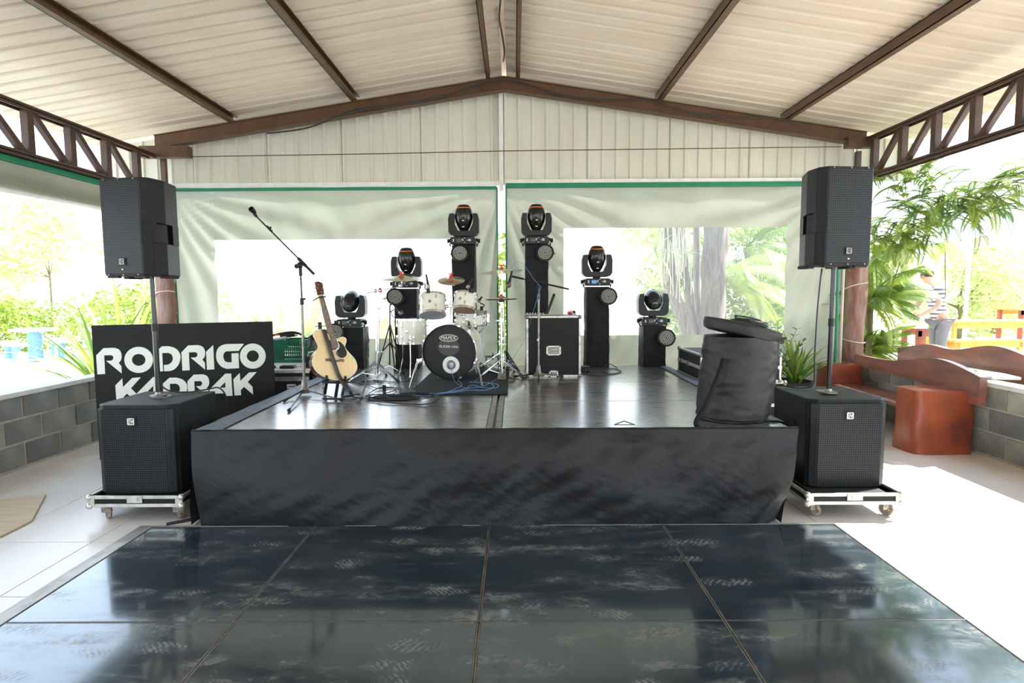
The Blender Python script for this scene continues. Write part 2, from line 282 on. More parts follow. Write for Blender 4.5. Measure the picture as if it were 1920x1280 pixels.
class MB:
    def __init__(s, T=None): s.v = []; s.f = []; s.T = T
    def add(s, vs, fs, T=None):
        o = len(s.v); T = T or s.T
        vs = [Vector(p) for p in vs]
        if T is not None: vs = [T @ p for p in vs]
        s.v += vs; s.f += [tuple(i + o for i in f) for f in fs]; return s
    def box(s, c, d, T=None, b=0.0):
        x, y, z = c; a, e, h = d[0] / 2, d[1] / 2, d[2] / 2
        if b <= 0:
            vs = [(x + i * a, y + j * e, z + k * h) for k in (-1, 1) for j in (-1, 1) for i in (-1, 1)]
            return s.add(vs, [(0, 2, 3, 1), (4, 5, 7, 6), (0, 1, 5, 4), (2, 6, 7, 3), (0, 4, 6, 2), (1, 3, 7, 5)], T)
        b = min(b, a * .9, e * .9, h * .9); bm = bmesh.new(); bmesh.ops.create_cube(bm, size=1)
        bmesh.ops.scale(bm, vec=(2 * a, 2 * e, 2 * h), verts=bm.verts)
        bmesh.ops.bevel(bm, geom=list(bm.edges), offset=b, segments=2, affect='EDGES', profile=.7)
        vs = [(v.co.x + x, v.co.y + y, v.co.z + z) for v in bm.verts]; fs = [tuple(v.index for v in f.verts) for f in bm.faces]; bm.free()
        return s.add(vs, fs, T)
    def beam(s, p, q, w, h, T=None, up=(0, 0, 1)):
        p, q = Vector(p), Vector(q); x, y, d = basis(q - p, Vector(up)); vs = []
        for e in (p, q):
            for i, j in ((-1, -1), (1, -1), (1, 1), (-1, 1)): vs.append(e + x * i * w / 2 + y * j * h / 2)
        return s.add(vs, [(3, 2, 1, 0), (4, 5, 6, 7), (0, 1, 5, 4), (1, 2, 6, 5), (2, 3, 7, 6), (3, 0, 4, 7)], T)
    def tube(s, pts, r, n=8, T=None, caps=True):
        pts = [Vector(p) for p in pts]; rs = r if isinstance(r, (list, tuple)) else [r] * len(pts); vs = []; up = None
        for i, p in enumerate(pts):
            d = (pts[min(i + 1, len(pts) - 1)] - pts[max(i - 1, 0)])
            if d.length < 1e-9: d = Vector((0, 0, 1))
            d.normalize()
            if up is None: x, y, d = basis(d)
            else:
                x = up - d * up.dot(d)
                if x.length < 1e-5: x, _, _ = basis(d)
                x.normalize(); y = d.cross(x)
            up = x
            for k in range(n):
                a = 2 * math.pi * k / n; vs.append(p + (x * math.cos(a) + y * math.sin(a)) * rs[i])
        fs = [(i * n + k, i * n + (k + 1) % n, (i + 1) * n + (k + 1) % n, (i + 1) * n + k) for i in range(len(pts) - 1) for k in range(n)]
        if caps: fs += [tuple(range(n - 1, -1, -1)), tuple((len(pts) - 1) * n + k for k in range(n))]
        return s.add(vs, fs, T)
    def cyl(s, p, q, r, r2=None, n=16, T=None): return s.tube([p, q], [r, r if r2 is None else r2], n, T)
    def lathe(s, prof, n=24, T=None, sx=1.0, sy=1.0, caps=True):   # profile of (radius, z)
        vs = []; fs = []
        for (r, z) in prof:
            for k in range(n):
                a = 2 * math.pi * k / n; vs.append((r * math.cos(a) * sx, r * math.sin(a) * sy, z))
        for i in range(len(prof) - 1):
            for k in range(n): fs.append((i * n + k, i * n + (k + 1) % n, (i + 1) * n + (k + 1) % n, (i + 1) * n + k))
        if caps and prof[0][0] > 1e-4: fs.append(tuple(range(n - 1, -1, -1)))
        if caps and prof[-1][0] > 1e-4: fs.append(tuple((len(prof) - 1) * n + k for k in range(n)))
        return s.add(vs, fs, T)
    def prism(s, poly, y0, y1, T=None):                 # polygon in x,z extruded along y
        n = len(poly); area = sum(poly[i][0] * poly[(i + 1) % n][1] - poly[(i + 1) % n][0] * poly[i][1] for i in range(n))
        if area < 0: poly = poly[::-1]
        vs = [(x, y0, z) for x, z in poly] + [(x, y1, z) for x, z in poly]
        fs = [tuple(range(n)), tuple(range(2 * n - 1, n - 1, -1))] + [((i + 1) % n, i, i + n, (i + 1) % n + n) for i in range(n)]
        return s.add(vs, fs, T)
    def plan(s, poly, z0, z1, T=None):                  # polygon in x,y extruded along z
        n = len(poly); area = sum(poly[i][0] * poly[(i + 1) % n][1] - poly[(i + 1) % n][0] * poly[i][1] for i in range(n))
        if area < 0: poly = poly[::-1]
        vs = [(x, y, z0) for x, y in poly] + [(x, y, z1) for x, y in poly]
        fs = [tuple(range(n - 1, -1, -1)), tuple(range(n, 2 * n))] + [(i, (i + 1) % n, (i + 1) % n + n, i + n) for i in range(n)]
        return s.add(vs, fs, T)
    def ball(s, c, r, n=12, T=None, sc=(1, 1, 1)):
        m = max(4, n // 2); vs = []; fs = []
        for i in range(m + 1):
            t = math.pi * i / m
            for k in range(n):
                a = 2 * math.pi * k / n; vs.append((c[0] + r * sc[0] * math.sin(t) * math.cos(a), c[1] + r * sc[1] * math.sin(t) * math.sin(a), c[2] + r * sc[2] * math.cos(t)))
        for i in range(m):
            for k in range(n): fs.append((i * n + k, (i + 1) * n + k, (i + 1) * n + (k + 1) % n, i * n + (k + 1) % n))
        return s.add(vs, fs, T)
    def torus(s, R0, r, n=32, m=8, T=None):
        vs = []; fs = []
        for i in range(n):
            a = 2 * math.pi * i / n
            for k in range(m):
                t = 2 * math.pi * k / m; vs.append(((R0 + r * math.cos(t)) * math.cos(a), (R0 + r * math.cos(t)) * math.sin(a), r * math.sin(t)))
        for i in range(n):
            for k in range(m): fs.append((i * m + k, ((i + 1) % n) * m + k, ((i + 1) % n) * m + (k + 1) % m, i * m + (k + 1) % m))
        return s.add(vs, fs, T)
    def grid(s, fn, nu, nv, T=None):
        vs = [fn(i / nu, j / nv) for j in range(nv + 1) for i in range(nu + 1)]
        fs = [(j * (nu + 1) + i, j * (nu + 1) + i + 1, (j + 1) * (nu + 1) + i + 1, (j + 1) * (nu + 1) + i) for j in range(nv) for i in range(nu)]
        return s.add(vs, fs, T)

MW = {}
WORLDP = set()
def wm(o): return MW.get(o.name, Matrix.Identity(4))
def part(name, mb, m, parent=None, smooth=False, world=False, kind=None, label=None, solid=0.0, bevel=0.0):
    vs = mb.v
    if parent is not None and parent.name in WORLDP: world = True
    if world and parent is not None:
        inv = wm(parent).inverted(); vs = [inv @ p for p in vs]
    me = bpy.data.meshes.new(name); me.from_pydata([tuple(p) for p in vs], [], mb.f); me.update()
    me.materials.append(M[m] if isinstance(m, str) else m)
    if smooth: me.shade_smooth() if smooth is True else me.set_sharp_from_angle(angle=R(smooth))
    if smooth and smooth is not True:
        for p in me.polygons: p.use_smooth = True
    o = bpy.data.objects.new(name, me); COL.objects.link(o)
    if parent is not None: o.parent = parent; MW[o.name] = wm(parent)
    if world: WORLDP.add(o.name)
    if kind: o['kind'] = kind
    if label: o['label'] = label
    if solid:
        md = o.modifiers.new('solid', 'SOLIDIFY'); md.thickness = solid; md.offset = 0
    if bevel:
        md = o.modifiers.new('bevel', 'BEVEL'); md.width = bevel; md.segments = 2; md.limit_method = 'ANGLE'
    return o
def tag(o, label, cat, group=None, kind=None):
    if label: o['label'] = label
    if cat: o['category'] = cat
    if group: o['group'] = group
    if kind: o['kind'] = kind
    return o
def thing(name, label, cat, loc=(0, 0, 0), rotz=0.0, group=None, kind=None):
    o = bpy.data.objects.new(name, None); o.empty_display_size = .1; COL.objects.link(o)
    o.location = loc; o.rotation_euler = (0, 0, rotz)
    MW[o.name] = Matrix.Translation(loc) @ Matrix.Rotation(rotz, 4, 'Z')
    return tag(o, label, cat, group, kind)
def dup(src, loc, rotz=None, label=None, group=None):
    def cp(o, par):
        c = o.copy(); COL.objects.link(c); c.parent = par
        for ch in list(o.children): cp(ch, c)
        return c
    r = cp(src, None); r.location = loc
    if rotz is not None: r.rotation_euler = (0, 0, rotz)
    if label: r['label'] = label
    if group: r['group'] = group
    MW[r.name] = Matrix.Translation(r.location) @ Matrix.Rotation(r.rotation_euler.z, 4, 'Z')
    return r
def share(name, src, loc, parent, rot=None, scale=None):       # another piece with the same mesh
    o = bpy.data.objects.new(name, src.data); COL.objects.link(o); o.parent = parent; o.location = loc
    if rot: o.rotation_euler = rot
    if scale: o.scale = scale
    return o
def text_mesh(body, size, name, m, parent, T, ext=0.001, world=False, shear=0.0, spacing=1.0):
    cu = bpy.data.curves.new(name, 'FONT'); cu.body = body; cu.size = size; cu.extrude = ext; cu.align_x = 'CENTER'; cu.align_y = 'CENTER'; cu.shear = shear; cu.space_character = spacing
    cu.resolution_u = 2
    tmp = bpy.data.objects.new(name + '_tmp', cu); COL.objects.link(tmp)
    me = bpy.data.meshes.new_from_object(tmp.evaluated_get(bpy.context.evaluated_depsgraph_get()))
    bpy.data.objects.remove(tmp)
    mb = MB(); mb.add([v.co.copy() for v in me.vertices], [tuple(p.vertices) for p in me.polygons], T)
    bpy.data.meshes.remove(me)
    return part(name, mb, m, parent, world=world)
def catmull(pts, k=6):
    P = [Vector(p) for p in pts]; out = []
    for i in range(len(P) - 1):
        a, b, c, d = P[max(i - 1, 0)], P[i], P[i + 1], P[min(i + 2, len(P) - 1)]
        for j in range(k):
            t = j / k
            out.append(.5 * ((2 * b) + (c - a) * t + (2 * a - 5 * b + 4 * c - d) * t * t + (3 * b - a - 3 * c + d) * t ** 3))
    return out + [P[-1]]
TR = Matrix.Translation
def RX(a): return Matrix.Rotation(R(a), 4, 'X')
def RY(a): return Matrix.Rotation(R(a), 4, 'Y')
def RZ(a): return Matrix.Rotation(R(a), 4, 'Z')
def frame_to(p, d):                                            # matrix whose z axis runs along d
    x, y, z = basis(Vector(d)); m = Matrix((x, y, z)).transposed().to_4x4(); return TR(p) @ m

# ================================================================ THE SETTING
RX0 = -0.12; SLOPE = 0.155
YB = 8.0                                                       # back wall plane
def zr(x): return 4.36 - SLOPE * abs(x - RX0)                    # top of rafter
# ground outside
g = MB(); g.box((0, 20, -0.12), (160, 160, 0.1)); o = part('ground', g, 'ground', kind='structure')
g = MB(); g.box((17.9, 12, 0.06), (26, 34, 0.26)); o = part('ground', g, 'ground', kind='structure')
# floor slab with tiles
g = MB(); g.box((-0.05, -2.9, -0.045), (9.4, 22.6, 0.05)); floor = part('floor', g, 'grout', kind='structure')
TS = 0.70; tile0 = None
for i in range(-7, 7):
    for j in range(-3, 9):
        x0 = i * TS + 0.01 ; y0 = 0.85 + j * TS + 0.08
        cx, cy = x0 + TS / 2, y0 + TS / 2
        if not (-4.75 < cx < 4.6) or cy > 8.2: continue
        if -2.1 < cx < 1.8 and 4.4 < cy < 7.3: continue
        if -2.2 < cx < 1.9 and cy < 3.4: continue
        if tile0 is None:
            t = MB(); t.box((0, 0, 0), (TS - .006, TS - .006, .02), b=.002); tile0 = part('tile', t, 'tile', floor); tile0.location = (cx, cy, -.010)
        else: share('tile', tile0, (cx, cy, -.010), floor)

# block walls
def block_wall(name, X, y0, y1, side, h=0.73):
    w = thing(name, None, None, (X, y0, 0)); w['kind'] = 'structure'; del w['kind']
    m = MB(); m.box((0, (y1 - y0) / 2, h / 2 - .03), (.13, y1 - y0, h - .06)); core = part(name, m, 'mortar', kind='structure')
    bpy.data.objects.remove(w); core.location = (X, y0, 0)
    c = MB(); c.box((0, (y1 - y0) / 2, h - .02), (.20, y1 - y0 + .02, .045), b=.01); part('wall_cap', c, 'concrete', core)
    bl = 0.43; bh = 0.225; b0 = None
    for r in range(3):
        off = -(r % 2) * bl / 2 + .07
        n = int((y1 - y0) / bl) + 2
        for k in range(n):
            a = max(0.0, off + k * bl); b = min(y1 - y0, off + (k + 1) * bl)
            if b - a < .06: continue
            z = .02 + r * (bh + .004) + bh / 2
            full = abs((b - a) - bl) < 1e-6
            loc = (rnd.uniform(-.004, .004), (a + b) / 2, z)
            if full and b0 is not None: share('block', b0, loc, core)
            else:
                m = MB(); m.box((0, 0, 0), (.15, b - a - .022, bh - .016), b=.006); o = part('block', m, 'block', core); o.location = loc
                if full: b0 = o
    return core
block_wall('wall_left', -4.68, 0.6, 7.75, 1)
block_wall('wall_right', 4.65, 0.6, 7.75, -1)

# back gable of upright metal sheets
gw = MB(); gw.prism([(-4.62, 3.06), (4.55, 3.06), (4.55, zr(4.55) + .06), (RX0, zr(RX0) + .06), (-4.62, zr(-4.62) + .06)], YB + .05, YB + .07)
gable = part('wall_back', gw, 'gable', kind='structure')
edges_ = [-4.62, -3.75, -2.33, -1.24, -.17]; sheets = []
x = -.15
seams = [-4.62, -4.3, -3.3, -2.30, -1.24, -.19]
seamsR = [-.14, .98, 2.08, 3.14, 4.15, 4.55]
def gable_sheet(xa, xb):
    m = MB(); xs = []; k = 0; P = .185
    x = xa
    while x < xb - 1e-6:
        for dx, dy in ((0, 0), (.014, .022), (.034, .022), (.048, 0)):
            if x + dx < xb: xs.append((x + dx, dy))
        x += P
    xs.append((xb, 0))
    vs = []; 
    for (xx, dy) in xs:
        top = zr(xx) + .05
        vs += [(xx, YB + .03 - dy, 3.07), (xx, YB + .03 - dy, top)]
    fs = [(2 * i, 2 * i + 2, 2 * i + 3, 2 * i + 1) for i in range(len(xs) - 1)]
    m.add(vs, fs); part('metal_sheet', m, 'gable', gable, solid=.003)
gable_sheet(-5.55, -4.62); gable_sheet(4.56, 5.4)
for a, b in list(zip(seams[:-1], seams[1:])) + list(zip(seamsR[:-1], seamsR[1:])): gable_sheet(a + .003, b - .003)
m = MB(); m.box((-.165, YB - .02, 3.62), (.055, .05, 1.30)); o = part('trim_1', m, 'white', kind='structure')
m = MB(); m.box((-2.41, YB - .03, 3.065), (4.42, .05, .055)); m.box((2.22, YB - .03, 3.085), (4.66, .05, .055)); part('trim_2', m, 'white', kind='structure')

# roof: sheets on both slopes
def ceiling():
    base = MB(); L = 5.5
    for s in (-1, 1):                                            # ridge cap
        base.add([(RX0, -14, zr(RX0) + .18), (RX0, 8.35, zr(RX0) + .18), (RX0 + s * .20, 8.35, zr(RX0) + .148), (RX0 + s * .20, -14, zr(RX0) + .148)], [(0, 1, 2, 3)])
    c = part('ceiling', base, 'roof', kind='structure', solid=.004)
    for s in (-1, 1):
        m = MB(); ys = []; P = .2
        for k in range(5):
            for dy, dz in ((0.0, 0), (.018, .03), (.055, .03), (.073, 0)): ys.append((k * P + dy, dz))
        ys.append((1.015, 0.0))
        nx = 2; vs = []; 
        for (y, dz) in ys:
            for i in range(nx + 1):
                d = .03 + (L - .03) * i / nx
                vs.append((s * d, y, -SLOPE * d + dz))
        W = nx + 1
        fs = [(j * W + i, j * W + i + 1, (j + 1) * W + i + 1, (j + 1) * W + i) for j in range(len(ys) - 1) for i in range(nx)]
        m.add(vs, fs); first = None
        for k in range(23):  # rows run on unseen behind the camera, extended to cut the frontal light
            loc = (RX0, 8.35 - 1.0 * (k + 1), zr(RX0) + .105 + (k % 2) * .006)
            if first is None: first = part('roof_sheet', m, 'roof', c, solid=.002); first.location = loc
            else:
                o = share('roof_sheet', first, loc, c); md = o.modifiers.new('solid', 'SOLIDIFY'); md.thickness = .002; md.offset = 0
ceiling()

# rafters, purlins, trusses, posts
rf = thing('roof_beam', 'dark brown steel gable rafter under the roof above the white metal wall', 'beam', (RX0, 7.78, zr(RX0)))
for s in (-1, 1):
    e = -4.62 if s < 0 else 4.52
    m = MB(); D = .175
    m.prism([(RX0, zr(RX0)), (e, zr(e)), (e, zr(e) - D), (RX0, zr(RX0) - D)], 7.72, 7.735)
    m.prism([(RX0, zr(RX0)), (e, zr(e)), (e, zr(e) - .012), (RX0, zr(RX0) - .012)], 7.70, 7.80)
    m.prism([(RX0, zr(RX0) - D + .012), (e, zr(e) - D + .012), (e, zr(e) - D), (RX0, zr(RX0) - D)], 7.68, 7.80)
    part('rafter', m, 'brown', rf, world=True)
m = MB(); m.box((-4.47, 7.70, 3.44), (.62, .12, .14)); part('end_plate', m, 'brown', rf, world=True)
m = MB(); m.box((4.42, 7.70, 3.50), (.34, .12, .13)); part('end_plate', m, 'brown', rf, world=True)

PURX = [(-3.62, 'outer left'), (-2.03, 'inner left'), (-.32, ''), (.06, ''), (1.87, ''), (3.50, '')]
plab = ['brown steel purlin under the left roof slope, nearest the left truss', 'brown steel purlin halfway down the left roof slope',
        'brown steel purlin just left of the roof ridge', 'brown steel purlin just right of the roof ridge',
        'brown steel purlin halfway down the right roof slope', 'brown steel purlin under the right roof slope, nearest the right truss']
for (px_, _), lb in zip(PURX, plab):
    w = .075 if abs(px_ - RX0) > .5 else .05
    zt = zr(px_) + .098; m = MB()
    m.box((0, 0, -.004), (w, 20.0, .008)); m.box((-w / 2 + .004, 0, -.05), (.008, 20.0, .10)); m.box((0, 0, -.096), (w, 20.0, .008)); m.box((w / 2 - .004, 0, -.085), (.008, 20, .02))
    o = part('purlin', m, 'brown'); o.location = (px_, -2.16, zt); tag(o, lb, 'purlin', 'roof purlins')

def truss(X, zb, zt, lb, v0):
    t = thing('steel_truss', lb, 'truss', (X, 7.6, zb))
    y0, y1 = -6, 7.68
    for nm, z, h in (('chord', zb + .035, .06), ('chord', zt - .035, .06)):
        m = MB(); m.box((X, (y0 + y1) / 2, z), (.10, y1 - y0, .008)); m.box((X - .046, (y0 + y1) / 2, z), (.008, y1 - y0, h)); m.box((X + .046, (y0 + y1) / 2, z), (.008, y1 - y0, h)); part(nm, m, 'truss', t, world=True)
    y = v0
    while y > y0 + .1:
        m = MB(); m.beam((X, y, zb + .02), (X, y, zt - .02), .075, .075, up=(1, 0, 0)); part('upright', m, 'truss', t, world=True, bevel=.004)
        m = MB(); m.beam((X, y - .50, zt - .04), (X, y - .05, zb + .04), .055, .055, up=(1, 0, 0)); part('diagonal', m, 'truss', t, world=True)
        y -= .54
    return t
truss(-4.63, 2.90, 3.42, 'dark brown steel lattice truss along the left side of the roof', 7.34)
truss(4.53, 3.02, 3.56, 'dark brown steel lattice truss along the right side, with ferns behind', 7.55)

def log_post(X, Y, r, z1, lb):
    t = thing('timber_post', lb, 'post', (X, Y, 0)); m = MB(); pr = []
    for k in range(26):
        z = z1 * k / 25; pr.append((r * (1 + .10 * noise.noise(Vector((X, z * 1.3, 0))) - .04 * z / z1), z))
    m.lathe(pr, 20); 
    m.v = [Vector((p.x + .03 * noise.noise(Vector((p.z * 2, p.x * 4, X))), p.y + .02 * noise.noise(Vector((p.z * 2, p.y * 5, X))), p.z)) for p in m.v]
    part('log', m, 'log', t, smooth=True)
    for zz, sl in ((z1 * .34, .10), (z1 * .52, -.16)):
        m = MB(); pts = [((r + .012) * math.cos(a), (r + .012) * math.sin(a), zz + sl * math.sin(a / 2 + 2)) for a in [i * 2 * math.pi / 18 for i in range(19)]]
        m.tube(pts, .008, 6); part('rope', m, 'rope', t, smooth=True)
    return t
log_post(-4.72, 7.95, .115, 2.9, 'dark red log post behind the left speaker pole')
log_post(4.58, 7.95, .14, 3.0, 'red brown log post wrapped with pale rope behind the right speaker pole')

# tie wire and hanging cables
m = MB(); m.tube([at(345, 294, 7.62), at(720, 288, 7.62), at(938, 283, 7.62), at(1578, 275, 7.62)], .006, 6)
tag(part('tie_rod', m, 'brown'), 'thin brown tie rod running straight across the white metal gable', 'rod')
pts = [at(500, 250, 7.62), at(560, 243, 7.62), at(600, 232, 7.62), at(660, 208, 7.62), at(740, 198, 7.62), at(830, 180, 7.62), at(912, 155, 7.62), at(968, 153, 7.62), at(1060, 180, 7.62), at(1140, 187, 7.62), at(1215, 188, 7.62), at(1290, 210, 7.62), at(1380, 220, 7.62), at(1452, 221, 7.62), at(1500, 236, 7.62)]
m = MB(); m.tube(catmull(pts), .010, 6); tag(part('roof_cable', m, 'cable', smooth=True), 'black cable sagging between the purlins along the rafter', 'cable')
pts = [(RX0 + .02 * math.sin(i * 1.7), 7.5 - i * .42, zr(RX0) + .10 - .012 * (i % 2) * 3) for i in range(24)]
m = MB(); m.tube(catmull(pts), .010, 6); tag(part('ridge_cable', m, 'cable', smooth=True), 'dark cable running along the roof ridge between the two middle purlins', 'cable')

# ---------------------------------------------------------------- curtains
def curtain(xl, xr, win, lb, seed, zt=3.03):
    c = thing('curtain', lb, 'curtain', ((xl + xr) / 2, YB, 0))
    x0, x1, z0, z1 = win
    def off(x, z):
        cx = min(x - xl, xr - x); s = 1 if x - xl < xr - x else -1
        cornx = xl if s > 0 else xr
        a = math.atan2(zt + .1 - z, abs(x - cornx) + .15); d = math.hypot(zt - z, x - cornx)
        v = .030 * math.sin(a * 30 + 2.0 * noise.noise(Vector((x, z, seed)))) * min(1, d * 1.2) * math.exp(-max(0, d - .3) * .35)
        v += .035 * noise.noise(Vector((x * 1.5, z * .7, seed + 3))) + .010 * noise.noise(Vector((x * 5 + z * 2.4, z * 1.6, seed)))
        if z < z0: v += .018 * math.sin((x * 1.0 - z * .8) * 20 + 3 * noise.noise(Vector((x * 2, z * 2, seed + 9))))
        return v
    def strips(xa, xb, za, zb, nu, nv):
        m = MB(); m.grid(lambda u, v: (xa + (xb - xa) * u, YB + off(xa + (xb - xa) * u, za + (zb - za) * v), za + (zb - za) * v), nu, nv); return m
    m = MB()
    for (xa, xb, za, zb) in ((xl, x0, 0.02, zt), (x1, xr, 0.02, zt), (x0, x1, z1, zt), (x0, x1, 0.02, z0)):
        q = strips(xa, xb, za, zb, max(8, int((xb - xa) / .035)), max(8, int((zb - za) / .05))); m.add(q.v, q.f)
    part('tarpaulin', m, 'curtain', c, smooth=True, world=True)
    q = strips(x0 - .01, x1 + .01, z0 - .01, z1 + .01, 24, 12); q.v = [p + Vector((0, .006, 0)) for p in q.v]; part('clear_window', q, 'clear', c, smooth=True, world=True)
    m = MB(); m.box(((xl + xr) / 2, YB - .05, zt - .012), (xr - xl, .05, .062 if xl > -2 else .038), b=.01); part('green_hem', m, 'green', c, world=True)
    inner = xr if xl < -2 else xl
    m = MB(); m.box((inner, YB - .01, zt / 2), (.022, .03, zt)); part('green_hem', m, 'green', c, world=True)
    outer = xl if xl < -2 else xr
    m = MB(); m.box((outer, YB, zt / 2), (.014, .02, zt)); part('green_hem', m, 'green', c, world=True)
    return c
curtain(-4.60, -.225, (-4.04, -.83, 1.00, 2.345), 'pale grey green tarpaulin curtain with a clear window, behind the drum kit', 1, 3.02)
curtain(-.105, 4.47, (.67, 3.67, 1.03, 2.475), 'pale grey green tarpaulin curtain with a clear window showing tree trunks', 5, 3.045)

# rolled side curtain under left truss
c = thing('side_curtain', 'rolled up white side curtain with green top band under the left truss', 'curtain', (-4.68, 2, 2.6))
m = MB(); m.box((-4.66, 1.9, 2.875), (.05, 11.4, .055), b=.01); part('green_hem', m, 'green', c, world=True)
m = MB(); m.grid(lambda u, v: (-4.66 - .05 * math.sin(v * math.pi * 1.3) + .006 * math.sin(u * 90), -3.8 + 11.4 * u, 2.885 - .27 * v - .015 * math.sin(u * 9)), 90, 8); part('tarpaulin', m, 'curtain', c, smooth=True, world=True, solid=.01)
m = MB(); m.tube([(-4.70, -3.8 + .6 * i, 2.60 - .012 * math.sin(i)) for i in range(20)], .035, 10); part('curtain_roll', m, 'white', c, smooth=True, world=True)

# ================================================================ STAGE
SZ = 0.67; SX0, SX1 = -2.20, 1.92; SY0, SY1 = 4.02, 7.72
st = thing('stage', 'low wooden stage platform with worn dark deck panels', 'stage', (-.14, 5.8, 0))
rows = [SY0, 5.07, 6.18, SY1]; mid = -.15
first = None
for a, b in zip(rows[:-1], rows[1:]):
    for xa, xb in ((SX0, mid - .055), (mid + .055, SX1)):
        m = MB(); m.box(((xa + xb) / 2, (a + b) / 2, SZ - .01), (xb - xa - .006, b - a - .014, .02), b=.003); part('deck_panel', m, 'deck', st, world=True)
for dx in (-.032, .032):
    m = MB(); m.box((mid + dx, (SY0 + SY1) / 2, SZ - .012), (.044, SY1 - SY0, .022), b=.003); part('metal_edge', m, 'steel', st, world=True)
m = MB(); m.box(((SX0 + SX1) / 2, (SY0 + SY1) / 2, SZ - .065), (SX1 - SX0 - .02, SY1 - SY0 - .02, .08)); part('frame', m, 'truss', st, world=True)
for xx in (SX0 + .06, mid, SX1 - .06):
    for yy in (SY0 + .08, 5.8, SY1 - .08):
        m = MB(); m.box((xx, yy, (SZ - .10) / 2), (.05, .05, SZ - .10)); part('leg', m, 'truss', st, world=True)

def skirt():
    k = thing('stage_skirt', 'black cloth skirt draped around the stage down to the floor', 'cloth', (-.14, 3.98, 0))
    def front(u, v):      # v 0 top, 1 bottom
        x = -2.245 + (1.955 + 2.245) * u
        x += (-.13 * max(0, u - .93) / .07 * v) + (.05 * max(0, .04 - u) / .04 * v)
        z = SZ + .004 - .012 * math.sin(min(1, v * 25) * 1.57) * 0 - (SZ + .0) * v
        b = .055 * math.sin(math.pi * min(1, v)) * (.4 + noise.noise(Vector((u * 3, v, 4)))) + .08 * v * (.3 + .7 * math.sin(u * math.pi))
        w = .034 * noise.noise(Vector((u * 9, v * 1.4, 1))) + (.005 + .007 * u) * noise.noise(Vector((u * 26 + v * 4, v * 4.5, 2))) + .002 * noise.noise(Vector((u * 70 - v * 16, v * 14, 5)))
        r = max(0, u - .80) / .2
        w += r * .05 * math.sin((u * 22 + v * 2.2) * 2 + 1.5 * noise.noise(Vector((u * 6, v * 3, 7)))) * v
        y = 3.985 - b - w * min(1, v * 6)
        if v > .96: z = max(z, .004 + .006 * noise.noise(Vector((u * 30, 0, 0))) + .006)
        return (x, y, max(z, .006))
    m = MB(); m.grid(front, 260, 44); part('front_cloth', m, 'cloth', k, smooth=True, world=True)
    def side(X, s):
        def fn(u, v):
            w = .03 * noise.noise(Vector((u * 12, v * 2, s + 3))) * v
            return (X + s * (.02 + .03 * v + w) - (s > 0) * .13 * v * (1 - u) , 3.985 + (SY1 + .02 - 3.985) * u, max(.006, SZ - SZ * v))
        m = MB(); m.grid(fn, 80, 16); part('side_cloth', m, 'cloth', k, smooth=True, world=True)
    side(SX0 - .025, -1); side(SX1 + .015, 1)
    # lips folded over the deck edge
    def lip(u, v):
        x = -2.245 + 4.2 * u; return (x, 3.985 + .042 * v + .006 * noise.noise(Vector((x * 5, 0, 1))) * v, SZ + .004 + .010 * math.sin(v * math.pi) + .004 * noise.noise(Vector((x * 7, v, 3))))
    m = MB(); m.grid(lip, 160, 4); part('folded_edge', m, 'cloth', k, smooth=True, world=True)
    def lipl(u, v):
        y = 3.99 + (SY1 - 3.99) * u; return (SX0 - .045 + (.19 - .05 * u) * v + .010 * noise.noise(Vector((y * 3, v, 1))), y, SZ + .004 + .012 * math.sin(v * math.pi * .9) + .004 * noise.noise(Vector((y * 6, v * 2, 3))))
    m = MB(); m.grid(lipl, 90, 5); part('folded_edge', m, 'cloth', k, smooth=True, world=True)
    def lipr(u, v):
        y = 4.2 + (SY1 - 4.2) * u; return (SX1 + .035 - .13 * v + .010 * noise.noise(Vector((y * 3, v, 6))), y, SZ + .004 + .012 * math.sin(v * math.pi * .9) + .004 * noise.noise(Vector((y * 6, v * 2, 8))))
    m = MB(); m.grid(lipr, 90, 5); part('folded_edge', m, 'cloth', k, smooth=True, world=True)
skirt()

# ================================================================ DANCE FLOOR
df = thing('dance_floor', 'dark dusty glass dance floor in large square panels with tread plate edge', 'dance floor', (-.18, 1.6, 0))
PX = [-2.50, -1.375, -.18, 1.01, 2.18]; PY = [3.91, 2.73, 1.54, .36, -.82]
for i in range(4):
    for j in range(4):
        m = MB(); m.box(((PX[i] + PX[i + 1]) / 2, (PY[j] + PY[j + 1]) / 2, .014), (PX[i + 1] - PX[i] - .020, PY[j] - PY[j + 1] - .012, .028), b=.002); part('glass_panel', m, 'dance', df, world=True)
for x in PX[1:-1]:
    for s in (-1, 1):
        m = MB(); m.box((x + s * .0058, (PY[0] + PY[-1]) / 2, .0145), (.0045, PY[0] - PY[-1], .029)); part('metal_joint', m, 'jointm', df, world=True)
for y in PY[1:-1]:
    m = MB(); m.box(((PX[0] + PX[-1]) / 2, y, .014), (PX[-1] - PX[0], .005, .028)); part('metal_joint', m, 'jointm', df, world=True)
m = MB(); m.box(((PX[0] + PX[-1]) / 2, (PY[0] + PY[-1]) / 2, .009), (PX[-1] - PX[0], PY[0] - PY[-1], .016)); part('base', m, 'steel', df, world=True)
w = .135
def ramp_strip(a, b, c, d): # outer a,b low; inner c,d high
    m = MB(); m.add([(*a, .002), (*b, .002), (*c, .030), (*d, .030), (*c, .0), (*d, .0)], [(0, 1, 2, 3), (3, 2, 4, 5), (0, 3, 5), (1, 4, 2), (0, 5, 4, 1)]); part('tread_plate_ramp', m, 'tread', df, world=True)
xa, xb, ya, yb = PX[0], PX[-1], PY[-1], PY[0]
ramp_strip((xa - w, ya), (xa - w, yb + w * .6), (xa, yb), (xa, ya))
ramp_strip((xb + w, yb + w * .6), (xb + w, ya), (xb, ya), (xb, yb))
